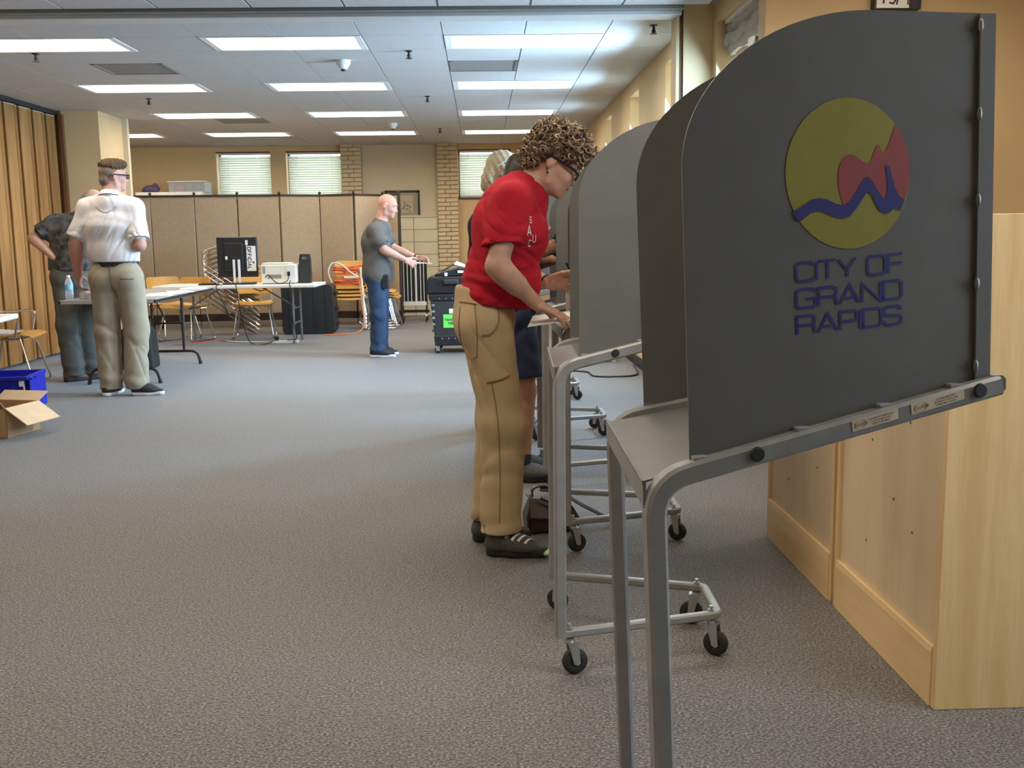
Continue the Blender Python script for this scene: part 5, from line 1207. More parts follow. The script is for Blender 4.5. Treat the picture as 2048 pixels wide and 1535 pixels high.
# ---------------------------------------------------------------- the other people
def figure(lab, root, J, lat, fwd, hd, hf, hu, skinm, cfg):
    t = thing('person', lab, 'person', root); O = np.array(root, float)
    J = {k: np.array(v, float)-O for k, v in J.items()}; hd = np.array(hd, float)-O; lat = unit(lat); fwd = unit(fwd); g = cfg.get('g', 1.0); h = cfg.get('h', .010); hh = cfg.get('hh', .005)
    hops, P, R = head_ops(hd, hf, hu, cfg.get('hs', 1.0), J['neck'], cfg.get('nr', .058))
    sk = torso_ops(J['pel'], J['wai'], J['che'], J['neck'], J['shL'], J['shR'], lat, g*.93, -.012)+hops
    ar = cfg.get('ar', (.052, .044, .030)); lr = cfg.get('lr', (.085, .058, .040))
    for s in 'LR': sk += limb(J['sh'+s], J['el'+s], J['wr'+s], ar); sk += limb(J['hip'+s], J['kn'+s], J['an'+s], lr)
    for s in 'LR': sk.append(('+', cone(J['el'+s]*.85+J['wr'+s]*.15, J['el'+s]*.5+J['wr'+s]*.5, ar[1]*1.02, ar[1]*.85), .02))
    if cfg.get('calf'):
        for s in 'LR': sk.append(('+', cone(J['kn'+s]*.75+J['an'+s]*.25-fwd*.018, J['kn'+s]*.5+J['an'+s]*.5-fwd*.012, .054, .045), .03))
    parts = [volume_mesh(sk, hh if cfg.get('fine') else h*.8)]
    for s in 'LR':
        if s in cfg['hands']: parts.append(volume_mesh(hand_ops(J['wr'+s], *cfg['hands'][s]), .0042))
    vmesh_obj('body', parts, skinm, t, 1)
    # shirt
    s = torso_ops(J['pel']+V2(0, 0, cfg.get('tuck', 0)), J['wai'], J['che'], J['neck']-V2(0, 0, .050), J['shL'], J['shR'], lat, g, cfg.get('off', .02), belly=cfg.get('belly', 0), fwd=fwd, shr=.050, hipw=cfg.get('hipw', 1.45))
    s += cfg.get('extra', lambda J: [])(J)
    sl = cfg.get('sleeve', .72); sr = cfg.get('sr', .080); cuts = []
    slv = []
    if sl:
        for q in 'LR':
            a, b = J['sh'+q], J['el'+q]; s.append(('+', cone(a, a+(b-a)*(sl-.14), .062*g, sr*.93), .045)); slv.append(sleeve_mesh(a+(b-a)*.35, b, (sl-.35)/.65, .066*g, sr, h*.85, cfg.get('seed', 1)+ord(q)))
    av = (J['shL'], J['shR']); s.append(('w', folds(cfg.get('amp', .009), cfg.get('seed', 1), *cfg.get('fd', (7, 7, 6)), .24, av, .13))); s.append(('w', folds(.005, cfg.get('seed', 1)+5, 14, 14, 6, .24, av, .13)))
    s.append(('&', J['pel']*V2(1, 1, 0)+V2(0, 0, cfg['hem']-O[2]), cfg.get('hemn', (0, 0, -1))))
    s.append(('-', cone(J['neck'], J['neck']+unit(P(0, 0, -.05)-J['neck'])*.2, .062, .09), .006))
    sh_ = vmesh_obj(cfg.get('shirt_name', 'polo_shirt'), [volume_mesh(s, h)]+slv, cfg['shirt'], t, 1)
    if cfg.get('collar'):
        ax = unit(P(-.022, 0, -.05)-J['neck']); e1 = unit(np.cross(lat, ax))
        def ring(r, z): return [Vector(J['neck']+ax*(z+.012*math.cos(a)*-1)+e1*r*math.cos(a)+lat*r*math.sin(a)) for a in np.linspace(.0, 2*PI, 29)[:-1]]
        c = MB(); r0, r1, r2 = ring(.096, -.022), ring(.074, .030), ring(.069, .031); n = len(r0)
        c.add(r0+r1+r2, [(i, (i+1) % n, n+(i+1) % n, n+i) for i in range(n)]+[(n+i, n+(i+1) % n, 2*n+(i+1) % n, 2*n+i) for i in range(n)]); co = c.build('collar', cfg['shirt'], sh_, smooth=60)
        if cfg['collar'] != 1:
            c = MB(); c.tube(ring(.0955, -.010), .003, 5, closed=True); c.build('collar_stripe', cfg['collar'], co)
    # trousers
    tr = cfg.get('tr', (.115, .088, .078)); q = [('+', cone(J['pel']+V2(0, 0, .10), J['pel']-V2(0, 0, .02), .112*g, .124*g, lat, 1.35), 0)]
    short = cfg.get('short')
    for s_ in 'LR':
        hp, kn, an = J['hip'+s_], J['kn'+s_], J['an'+s_]; q.append(('+', ell(hp-fwd*.032+V2(0, 0, .0), (.095*g, .098*g, .11*g)), .05))
        if short: e = kn+(hp-kn)*.12; q.append(('+', cone(hp, e, tr[0], tr[1]*1.1), .02))
        else: q += [('+', cone(hp, kn, tr[0], tr[1]), .02), ('+', cone(kn, an-V2(0, 0, .01), tr[1]*.98, tr[2]), .03)]
    zk = J['knL'][2]; za = J['anL'][2]; sd = cfg.get('seed', 1)
    q.append(('w', lambda x, y, z: .003*np.sin(z*30+10*y+8*x+sd)*np.exp(-((z-zk)/.15)**2)+.006*np.sin(z*48+9*x-8*y+sd)*np.exp(-((z-za)/.09)**2)))
    q.append(('w', folds(.008, sd+2, 10, 10, 5))); q.append(('&', J['pel']+V2(0, 0, cfg.get('waist', .10)), (0, 0, 1)))
    if short:
        q.append(('&', J['knL']+(J['hipL']-J['knL'])*.20, (0, 0, -1)))
    else:
        q.append(('&', J['anL']-V2(0, 0, cfg.get('cuff', .03)), (0, 0, -1)))
    to = vmesh_obj(cfg.get('trouser_name', 'trousers'), [volume_mesh(q, h)], cfg['trousers'], t, 1)
    if cfg.get('belt'):
        c = MB(); zb = J['pel']+V2(0, 0, cfg.get('waist', .10)-.02); f2 = np.cross(lat, V2(0, 0, 1)); n = 30; pr_ = []
        for dz in (-.018, .018): pr_ += [Vector(zb+lat*(.112*g*1.36+.008)*math.cos(a)+f2*(.112*g+.010)*math.sin(a)+V2(0, 0, dz)) for a in np.linspace(0, 2*PI, n+1)[:-1]]
        c.add(pr_, [(i, (i+1) % n, n+(i+1) % n, n+i) for i in range(n)]); c.build('belt', 'belt', t, smooth=60)
    for s_ in 'LR':
        hx, tx = cfg['feet'][s_]; shoe(t, np.array(hx)-O, np.array(tx)-O, cfg['shoe'], cfg['sole'], .0065)
        an = J['an'+s_]; vmesh_obj('sock', [volume_mesh([('+', cone(an-V2(0, 0, .04), an+V2(0, 0, .05), .043, .046), 0)], .011)], cfg.get('sock', 'shoe_k'), t, 1)
    return t, P, R, J
# man in the white polo shirt, seen from behind
W0 = (-2.93, 8.20, 0)
tw, P, R, J = figure('person in a white polo shirt and khaki trousers, back turned by the grey table', W0,
    dict(pel=(-2.945, 8.20, 1.00), wai=(-2.955, 8.20, 1.18), che=(-2.955, 8.20, 1.38), neck=(-2.945, 8.19, 1.605), shL=(-3.135, 8.20, 1.515), shR=(-2.770, 8.20, 1.510),
         elL=(-3.240, 8.17, 1.235), wrL=(-3.275, 8.26, .985), elR=(-2.725, 8.13, 1.215), wrR=(-2.79, 8.36, 1.30), hipL=(-3.045, 8.20, .95), hipR=(-2.845, 8.20, .95), knL=(-3.055, 8.22, .52), knR=(-2.825, 8.22, .52), anL=(-3.05, 8.20, .10), anR=(-2.845, 8.20, .10)),
    (-1, 0, 0), (0, 1, 0), (-2.925, 8.22, 1.760), (.80, .60, -.06), (0, 0, 1), 'skin_m',
    dict(g=1.12, h=.0085, hh=.0062, fine=1, hs=1.02, nr=.062, hands=dict(L=((-.05, .35, -.93), (.9, .2, 0), (.15, .95, .2), (.5, .6, .7, .75), 1.08), R=((.1, .8, .6), (-.9, .2, 0), (0, -.4, .9), (.5, .5, .5, .5), 1.05)),
         ar=(.058, .050, .036), shirt='white_knit', sleeve=.80, sr=.088, hem=1.085, tuck=.05, off=.022, amp=.010, seed=4, fd=(17, 3, 5), hipw=1.38, collar='denim_dark', trousers='stone_khaki', tr=(.112, .100, .092), belt=1, waist=.085, cuff=.045,
         feet=dict(L=((-3.075, 8.11, 0), (-3.03, 8.40, 0)), R=((-2.885, 8.17, 0), (-2.612, 8.185, 0))), shoe='shoe_k', sole='shoe_w'))
ho = [('+', ell(P(-.016, 0, .072), (.101, .084, .066), R), 0), ('+', ell(P(.045, 0, .098), (.060, .072, .038), R), .03), ('-', ell(P(.12, 0, .02), (.075, .10, .06), R), .01), ('&', P(0, 0, .040), -R[2]-R[0]*.30), ('w', lambda x, y, z: .004*np.sin(150*x+60*z)*np.sin(130*y+17*x))]
hr = vmesh_obj('hair', [volume_mesh(ho, .006)], 'hair_top', tw, 1)
ho = [('+', ell(P(-.022, 0, .035), (.0905, .0795, .088), R), 0), ('+', ell(P(-.062, 0, -.035), (.045, .060, .050), R), .02), ('-', ell(P(.085, 0, -.02), (.105, .12, .11), R), .008), ('-', ell(P(-.008, 0, -.03), (.030, .2, .050), R), .005), ('&', P(0, 0, .085), R[2])]
vmesh_obj('short_hair', [volume_mesh(ho, .006)], 'hair_fade', hr, 1)
glasses(tw, P, 'black', rim=.0042); brows(tw, P, 'hair_br')
from mathutils.bvhtree import BVHTree
def seam_y(ob, path, w, m, name, y0, O, dirv=(0, 1, 0)):
    me = ob.data; bv = BVHTree.FromPolygons([v.co for v in me.vertices], [p.vertices for p in me.polygons]); pts = []
    for x, z in path:
        hh = bv.ray_cast(Vector((x-O[0], y0-O[1], z)), Vector(dirv))
        if hh[0] is not None: pts.append(hh[0]-Vector(dirv)*.003)
    if len(pts) > 1: g = MB(); g.tube(pts, w, 5); g.build(name, m, ob)
trs = [c for c in tw.children if c.name.startswith('trousers')][0]; shs = [c for c in tw.children if c.name.startswith('polo')][0]
lin = lambda x0, z0, x1, z1, n=7: [(x0+(x1-x0)*i/(n-1), z0+(z1-z0)*i/(n-1)) for i in range(n)]
seam_y(trs, lin(-2.87, .955, -2.77, .95), .0035, 'olive', 'back_pocket', 7.8, W0); seam_y(trs, lin(-2.945, 1.06, -2.945, .80, 10), .0025, 'olive', 'back_seam', 7.8, W0)
seam_y(shs, [(-3.03+.16*i/10, 1.52-.045*math.sin(PI*i/10)) for i in range(11)], .0022, 'stone_khaki', 'yoke_seam', 7.8, W0)
# man in the dark shirt, hand on hip, behind the white shirt
D0 = (-3.72, 9.10, 0)
td, P, R, J = figure('person in a dark patterned shirt, hand on hip, behind the white shirt', D0,
    dict(pel=(-3.68, 9.12, .965), wai=(-3.655, 9.12, 1.13), che=(-3.62, 9.12, 1.30), neck=(-3.545, 9.14, 1.475), shL=(-3.775, 9.10, 1.415), shR=(-3.43, 9.16, 1.42),
         elL=(-3.955, 9.05, 1.285), wrL=(-3.775, 9.02, 1.115), elR=(-3.36, 9.3, 1.22), wrR=(-3.40, 9.45, 1.05), hipL=(-3.735, 9.12, .93), hipR=(-3.63, 9.14, .93), knL=(-3.735, 9.10, .50), knR=(-3.615, 9.20, .50), anL=(-3.715, 9.10, .10), anR=(-3.585, 9.22, .10)),
    (-1, .15, 0), (.15, 1, 0), (-3.455, 9.18, 1.59), (.65, .70, -.3), (.25, .1, .95), 'skin_o',
    dict(g=1.02, h=.0095, hs=1.0, hands=dict(L=((.88, .10, -.40), (.2, .9, .3), (-.3, .5, -.7), (.25, .3, .3, .35), 1.05)), shirt='aloha', shirt_name='patterned_shirt', sleeve=.62, sr=.090, hem=1.0, tuck=.02, off=.028, amp=.010, seed=9, collar=1, trousers='olive', tr=(.115, .095, .090), belt=1, waist=.08, cuff=.05,
         feet=dict(L=((-3.78, 9.03, 0), (-3.58, 9.20, 0)), R=((-3.62, 9.16, 0), (-3.44, 9.36, 0))), shoe='shoe_br', sole='shoe_k'))
vmesh_obj('hair', [volume_mesh([('+', ell(P(-.028, 0, .015), (.088, .082, .075), R), 0), ('-', ell(P(.085, 0, 0), (.10, .12, .12), R), .008), ('-', ell(P(.0, 0, .12), (.09, .06, .06), R), .02)], .007)], 'hair_gr', td, 1)
# bald man feeding a sheet into the tabulator
B0_ = (-1.09, 10.63, 0); yb = 10.63
tb2, P, R, J = figure('person with a shaved head, grey shirt and jeans, beside the tabulator', B0_,
    dict(pel=(-1.095, yb, .88), wai=(-1.10, yb, 1.03), che=(-1.095, yb, 1.20), neck=(-1.045, yb, 1.405), shL=(-1.055, yb+.175, 1.335), shR=(-1.10, yb-.175, 1.325),
         elL=(-.945, yb+.20, 1.135), wrL=(-.690, yb+.14, 1.035), elR=(-1.005, yb-.205, 1.125), wrR=(-.795, yb-.15, 1.020), hipL=(-1.095, yb+.09, .85), hipR=(-1.10, yb-.09, .85), knL=(-1.085, yb+.09, .46), knR=(-1.095, yb-.09, .46), anL=(-1.10, yb+.09, .10), anR=(-1.115, yb-.09, .10)),
    (0, 1, 0), (1, 0, 0), (-.975, yb, 1.575), (.93, -.05, -.30), (.30, 0, .95), 'skin_m',
    dict(g=1.0, h=.0085, hh=.006, fine=1, hs=1.03, nr=.062, hands=dict(L=((.9, -.1, -.15), (-.2, -.6, -.7), (.2, -.8, .5), (.55, .6, .65, .7), 1.03, .04), R=((.85, .05, -.42), (-.3, .8, -.4), (.5, .2, .8), (.75, .85, .9, .95), 1.05, .03)),
         shirt='grey_heather', sleeve=.68, sr=.086, hem=.785, off=.026, amp=.009, seed=6, hipw=1.4, belly=.03, collar=1, trousers='denim', trouser_name='jeans', tr=(.104, .086, .080), waist=.08, cuff=.055,
         extra=lambda J: [('+', ell(J['pel']+V2(-.01, 0, -.02), (.138, .185, .16)), .08), ('+', ell(J['che']+V2(-.05, 0, .02), (.09, .16, .15)), .08)],
         feet=dict(L=((-1.185, yb+.09, 0), (-.905, yb+.12, 0)), R=((-1.20, yb-.09, 0), (-.915, yb-.12, 0))), shoe='shoe_k', sole='shoe_w'))
brows(tb2, P, 'hair_gr'); lips(tb2, P, 'lip')
g = MB(); g.box((.085, -.165, -.0+.80), (.075, .05, .15)); g.build('belt_pouch', 'black', tb2, smooth=None, bevel=.012)
g = MB(); wl_ = J['wrL']; ax = unit(J['wrL']-J['elL']); e1 = unit(np.cross(ax, V2(0, 0, 1))); e2 = np.cross(ax, e1); g.tube([Vector(wl_-ax*.02+e1*.034*math.cos(a)+e2*.034*math.sin(a)) for a in np.linspace(0, 2*PI, 17)[:-1]], .008, 6, closed=True); g.build('wristwatch', 'black', tb2)
s = MB(); s.add([Vector(p) for p in ((-.735, yb-.13, .985), (-.53, yb+.10, .975), (-.56, yb+.20, .975), (-.745, yb+.14, .995))]+[Vector(p)-Vector((0, 0, .002)) for p in ((-.735, yb-.13, .985), (-.53, yb+.10, .975), (-.56, yb+.20, .975), (-.745, yb+.14, .995))], [(0, 1, 2, 3), (7, 6, 5, 4), (0, 4, 5, 1), (1, 5, 6, 2), (2, 6, 7, 3), (3, 7, 4, 0)])
tag(s.build('ballot_sheet', 'paper', None, smooth=None), 'white ballot sheet held out over the tabulator', 'sheet of paper')
# dark-haired voter in denim shorts behind the woman in red
K0 = (.20, 5.06, 0); yk = 5.08
tk, P, R, J = figure('person with dark hair and denim shorts at the fourth booth', K0,
    dict(pel=(.15, yk, .86), wai=(.155, yk, 1.03), che=(.165, yk, 1.20), neck=(.185, yk, 1.39), shL=(.18, yk+.17, 1.325), shR=(.16, yk-.16, 1.325), elL=(.20, yk+.20, 1.08), wrL=(.36, yk+.08, 1.12), elR=(.15, yk-.19, 1.10), wrR=(.285, yk-.10, 1.165),
         hipL=(.16, yk+.08, .83), hipR=(.16, yk-.08, .83), knL=(.20, yk+.09, .47), knR=(.205, yk-.08, .47), anL=(.18, yk+.10, .09), anR=(.19, yk-.08, .09)),
    (0, 1, 0), (1, 0, 0), (.225, yk, 1.52), (.9, 0, -.42), (.42, 0, .9), 'skin_t',
    dict(g=.95, h=.010, hands=dict(R=((.85, .15, .25), (-.2, .9, .1), (.1, .2, .95), (.6, .7, .8, .85), 1.0, .03)), shirt='navy', shirt_name='t_shirt', sleeve=.6, sr=.08, hem=.86, off=.018, seed=12, trousers='denim_dark', trouser_name='shorts', short=1, tr=(.105, .088, .07), calf=1, waist=.08,
         feet=dict(L=((.10, yk+.10, 0), (.37, yk+.13, 0)), R=((.105, yk-.08, 0), (.375, yk-.10, 0))), shoe='shoe_g', sole='shoe_k'))
vmesh_obj('hair', [volume_mesh([('+', ell(P(-.018, 0, .042), (.106, .088, .090), R), 0), ('+', ell(P(-.06, 0, -.03), (.05, .07, .07), R), .03), ('-', ell(P(.085, 0, -.025), (.07, .12, .085), R), .01)], .008)], 'hair_dk', tk, 1)
s = MB(); s.box((0, 0, 0), (.075, .010, .15)); ph = s.build('mobile_phone', 'black', None, (.385, yk-.085, 1.215), smooth=None, bevel=.004); ph.rotation_euler = (0, .5, .2); tag(ph, 'black phone held by the hidden voter at the fourth booth', 'phone')
# fair-haired voter at the fifth booth
F0 = (.08, 6.33, 0); yf = 6.36
tf, P, R, J = figure('person with a blonde bob at the fifth booth, behind the red shoulder', F0,
    dict(pel=(.02, yf, .92), wai=(.03, yf, 1.10), che=(.045, yf, 1.30), neck=(.085, yf, 1.50), shL=(.07, yf+.16, 1.44), shR=(.05, yf-.16, 1.44), elL=(.12, yf+.19, 1.18), wrL=(.29, yf+.08, 1.06), elR=(.06, yf-.19, 1.17), wrR=(.26, yf-.08, 1.03),
         hipL=(.03, yf+.08, .89), hipR=(.03, yf-.08, .89), knL=(.05, yf+.09, .50), knR=(.05, yf-.09, .50), anL=(.03, yf+.10, .09), anR=(.03, yf-.10, .09)),
    (0, 1, 0), (1, 0, 0), (.150, yf, 1.635), (.93, 0, -.35), (.35, 0, .93), 'skin_w',
    dict(g=.95, h=.011, hands={}, shirt='navy', shirt_name='sleeveless_top', sleeve=0, hem=.92, off=.010, seed=15, trousers='navy', tr=(.10, .08, .07), waist=.08, cuff=.03,
         feet=dict(L=((-.05, yf+.10, 0), (.20, yf+.12, 0)), R=((-.05, yf-.10, 0), (.20, yf-.12, 0))), shoe='shoe_k', sole='shoe_w'))
hb = vmesh_obj('hair', [volume_mesh([('+', ell(P(-.018, 0, .040), (.110, .092, .094), R), 0), ('+', ell(P(-.075, 0, -.05), (.050, .085, .10), R), .03), ('-', ell(P(.095, 0, -.035), (.07, .10, .10), R), .01), ('w', lambda x, y, z: .003*np.sin(220*y+30*z)+.003*np.sin(160*x+80*z))], .007)], 'hair_bl', tf, 1)
g = MB()
for sg in (-1, 1): g.tube([Vector(P(.06, sg*.06, .115)), Vector(P(-.02, sg*.095, .06)), Vector(P(-.05, sg*.098, .02))], .004, 6)
g.tube([Vector(P(.06, -.06, .115)), Vector(P(.075, 0, .125)), Vector(P(.06, .06, .115))], .010, 6); g.build('hair_band', 'white_plastic', tf)
g = MB(); g.tube([Vector(J['neck']+V2(.02, -.10, .02)), Vector(J['neck']+V2(-.055, -.11, -.04)), Vector(J['che']+V2(-.112, -.085, .02)), Vector(J['wai']+V2(-.100, -.08, .0))], .009, 6); g.build('shoulder_strap', 'strap', tf)

# ================================================================ SMALL THINGS
# emblem, lettering and makers' stickers on the nearest booth
DISC = [(.4048, 1.3245), (.4035, 1.3415), (.3998, 1.3581), (.3938, 1.3737), (.3857, 1.3881), (.3757, 1.4008), (.364, 1.4116), (.351, 1.4202), (.337, 1.4264), (.3223, 1.4301), (.3073, 1.4312), (.2923, 1.4297), (.2777, 1.4257), (.2639, 1.4193), (.2512, 1.4105), (.2398, 1.3997), (.23, 1.3871), (.2221, 1.373), (.2163, 1.3576), (.2126, 1.3415), (.2112, 1.3249), (.2122, 1.3082), (.2154, 1.2919), (.2209, 1.2763), (.2286, 1.2618), (.2382, 1.2488), (.2495, 1.2376), (.2623, 1.2285), (.2763, 1.2217), (.2911, 1.2175), (.3064, 1.2159), (.3217, 1.217), (.3368, 1.2208), (.3511, 1.2272), (.3643, 1.2361), (.3761, 1.2472), (.3862, 1.2602), (.3943, 1.2749), (.4002, 1.2908), (.4037, 1.3074)]
RED = [(.2989, 1.2796), (.2963, 1.2892), (.2918, 1.3058), (.2914, 1.32), (.2935, 1.3342), (.2992, 1.3448), (.3069, 1.3507), (.3147, 1.3511), (.3224, 1.3471), (.3302, 1.3412), (.3374, 1.3384), (.3418, 1.3412), (.3457, 1.3507), (.3509, 1.3625), (.3541, 1.3654), (.3572, 1.3614), (.3608, 1.3531), (.3653, 1.3567), (.3705, 1.365), (.3757, 1.3792), (.3796, 1.391), (.3832, 1.3934), (.3901, 1.3816), (.398, 1.3627), (.4034, 1.3413), (.4048, 1.3245), (.4023, 1.3029), (.3963, 1.2873), (.3852, 1.2789), (.3641, 1.2791), (.351, 1.296), (.3379, 1.3008), (.3249, 1.2914), (.3144, 1.2819)]
RIV = [(.2211, 1.2696), (.2373, 1.2789), (.2501, 1.2871), (.2629, 1.2894), (.2757, 1.2869), (.2886, 1.2809), (.3002, 1.2791), (.3093, 1.2838), (.3197, 1.2985), (.3288, 1.3128), (.3366, 1.3194), (.3418, 1.3175), (.351, 1.3032), (.3588, 1.2924), (.3654, 1.2863), (.368, 1.2959), (.3688, 1.3103), (.3667, 1.3246), (.3645, 1.3353), (.3679, 1.3372), (.3724, 1.3329), (.3758, 1.3198), (.3812, 1.303), (.3878, 1.291), (.3963, 1.2861), (.3892, 1.27), (.3799, 1.2742), (.372, 1.267), (.3641, 1.2659), (.3562, 1.2708), (.3497, 1.2816), (.3444, 1.2924), (.3397, 1.2972), (.3353, 1.2961), (.3288, 1.2866), (.3196, 1.2735), (.3092, 1.2628), (.2975, 1.2598), (.2859, 1.2618), (.2704, 1.2691), (.2589, 1.2711), (.2474, 1.267), (.2371, 1.2588), (.2299, 1.2553)]
_d = Vector((DEP, -(BW-HW), 0)).normalized(); _sd = Vector((-_d.y, _d.x, 0))
def on_screen(x, z, q): return Vector((x-.039*(z-.9), -(HW+(BW-HW)*x/DEP), z))+_sd*(.006-.0015-q)
scr = min((c for c in B0.children if c.name.startswith('side_screen')), key=lambda c: sum(v.co.y for v in c.data.vertices))
def decal(out, q, name, m, par):
    bm = bmesh.new(); vs = [bm.verts.new(on_screen(x, z, q)) for x, z in out]; bm.faces.new(vs); bmesh.ops.triangulate(bm, faces=bm.faces[:], quad_method='BEAUTY', ngon_method='EAR_CLIP')
    me = bpy.data.meshes.new(name); bm.to_mesh(me); bm.free(); me.materials.append(M[m]); o = bpy.data.objects.new(name, me); link(o, par); return o
decal(DISC, .0006, 'emblem_disc', 'logo_y', scr); decal(RED, .0010, 'emblem_hills', 'logo_r', scr); decal(RIV, .0014, 'emblem_river', 'logo_b', scr)
s = MB()
def row(txt, bl, br, tl, words_gap=None):
    u = Vector((br[0]-bl[0], br[1]-bl[1])); v = Vector((tl[0]-bl[0], tl[1]-bl[1])); hgt = v.length; L = u.length
    fn = lambda a, b: on_screen(bl[0]+u.x*a/L+v.x*b/hgt, bl[1]+u.y*a/L+v.y*b/hgt, .0008)
    text_strokes(s, txt, hgt, .0040, 1.02, .165, fn, 0, 0, L)
row('CITY OF', (.2265, 1.1694), (.3935, 1.1808), (.226, 1.1962)); row('GRAND', (.2265, 1.1306), (.3925, 1.1418), (.2262, 1.1575)); row('RAPIDS', (.2272, 1.0920), (.3922, 1.1040), (.2271, 1.1187))
s.build('emblem_lettering', 'logo_b', scr, smooth=None)
tube_ = min((c for c in B0.children if c.name.startswith('side_tube')), key=lambda c: sum(v.co.y for v in c.data.vertices))
def on_rail(x, z, q): return Vector((x-.039*(z-.9), -(HW+(BW-HW)*x/DEP), z))-_sd*(.0157+q)
for si, (a, b, c, d) in enumerate((((.3008, .9622), (.3747, .9785), (.3755, .9630), (.3020, .9462)), ((.3959, .9834), (.4824, 1.0035), (.4834, .9880), (.3972, .9672)))):
    s = MB(); q = [a, b, c, d]; s.add([on_rail(x, z, .0006) for x, z in q]+[on_rail(x, z, 0) for x, z in q], [(0, 1, 2, 3), (0, 4, 5, 1), (1, 5, 6, 2), (2, 6, 7, 3), (3, 7, 4, 0)]); st = s.build('maker_sticker', 'sticker', tube_, smooth=None)
    u = Vector((b[0]-a[0], b[1]-a[1])); v = Vector((a[0]-d[0], a[1]-d[1])); fn = lambda x, y: on_rail(d[0]+u.x*x+v.x*y, d[1]+u.y*x+v.y*y, .0009)
    s = MB(); ov = [(.17+.12*math.cos(k), .5+.42*math.sin(k)) for k in np.linspace(0, 2*PI, 25)]; stroke_faces(s, ov, .012, fn)
    text_strokes(s, 'DANDUX', .30, .012, .062/.30*.9, .06, lambda x, y: fn(.075+x*.62, .36+y), 0, 0)
    for i, (tx, x0, w_) in enumerate(((('MANUFACTURED BY', .36, .54), ('C R DANIELS INC', .42, .42), ('PATENT PENDING', .44, .36)), (('C R DANIELS INC', .48, .34), ('ELLICOTT CITY MD', .44, .42), ('CRDANIELS COM', .46, .38)))[si]):
        text_strokes(s, tx, .13, .009, .25, .08, lambda x, y: fn(x0+x, .70-.26*i+y), 0, 0, w_)
    s.build('sticker_print', 'ink', st, smooth=None)
# ballot held on the third booth shelf, pen, stacked paper
def sheet(name, lab, cat, q, m, th=.002, group=None):
    s = MB(); s.add([Vector(p) for p in q]+[Vector(p)-Vector((0, 0, th)) for p in q], [(0, 1, 2, 3), (7, 6, 5, 4), (0, 4, 5, 1), (1, 5, 6, 2), (2, 6, 7, 3), (3, 7, 4, 0)]); return tag(s.build(name, m, None, smooth=None), lab, cat, group)
sheet('ballot_sheet', 'white ballot under the writing hand of the woman in red', 'sheet of paper', [(.165, 3.68, .912), (.40, 3.71, .942), (.40, 3.99, .952), (.20, 3.98, .928)], 'paper', .0025)
sheet('ballot_sleeve', 'pale privacy sleeve standing on the third booth shelf', 'paper sleeve', [(.335, 4.02, 1.05), (.50, 4.02, 1.07), (.50, 4.03, .945), (.335, 4.03, .93)], 'ballot', .003)
s = MB(); s.cyl((0, 0, 0), (.045, .02, -.085), .0045, .0045, 8); s.cyl((.045, .02, -.085), (.050, .022, -.096), .004, .001, 8); tag(s.build('pen', 'black', None, (.335, 4.0, 1.135)), 'black pen in the left hand of the woman in red', 'pen')
# bag at the foot of the third booth
bg = thing('leather_bag', 'dark brown leather shoulder bag slumped on the carpet beside the black trainers', 'bag', (.285, 4.14, 0), .15)
s = MB(); s.add([Vector(p) for p in ((-.12, -.065, .0), (.10, -.06, .0), (.10, .06, .0), (-.12, .065, .0), (-.125, -.062, .07), (.105, -.06, .06), (.105, .06, .06), (-.125, .062, .07), (-.10, -.035, .150), (.075, -.03, .115), (.075, .03, .115), (-.10, .035, .150))], [(3, 2, 1, 0), (0, 1, 5, 4), (1, 2, 6, 5), (2, 3, 7, 6), (3, 0, 4, 7), (4, 5, 9, 8), (5, 6, 10, 9), (6, 7, 11, 10), (7, 4, 8, 11), (8, 9, 10, 11)]); s.build('bag_body', 'leather', bg, smooth=40, bevel=.016, seg=3)
s = MB(); s.add([Vector(p) for p in ((-.115, .03, .158), (.06, .03, .125), (.065, -.035, .122), (-.11, -.04, .155), (-.118, -.078, .075), (.055, -.075, .060))]+[Vector(p)+Vector((0, .004, -.008)) for p in ((-.115, .03, .158), (.06, .03, .125), (.065, -.035, .122), (-.11, -.04, .155), (-.118, -.078, .075), (.055, -.075, .060))], [(0, 1, 2, 3), (3, 2, 5, 4), (9, 8, 7, 6), (10, 11, 8, 9), (0, 6, 7, 1), (1, 7, 8, 2), (2, 8, 11, 5), (5, 11, 10, 4), (4, 10, 9, 3), (3, 9, 6, 0)]); s.build('flap', 'leather', bg, smooth=40, bevel=.004, seg=2)
s = MB(); s.sweep(spline([(-.09, .0, .15), (-.085, .0, .185), (-.04, -.01, .195), (.01, -.01, .175), (.03, .0, .135)], 5), [(-.013, -.003), (.013, -.003), (.013, .003), (-.013, .003)], (0, 1, 0)); s.build('handle', 'leather', bg, smooth=60)
s = MB(); s.sweep(spline([(-.06, -.02, .185), (.02, -.04, .175), (.10, -.03, .12), (.16, -.03, .085), (.24, .0, .035), (.30, .05, .012), (.27, .10, .01)], 6), [(-.016, -.002), (.016, -.002), (.016, .002), (-.016, .002)], (0, 1, .3)); s.build('strap', 'strap', bg, smooth=60)
s = MB(); s.tube(spline([(-.07, -.075, .16), (.0, -.085, .12), (.02, -.08, .06)], 5), .005, 6); s.build('piping', 'strap', bg)
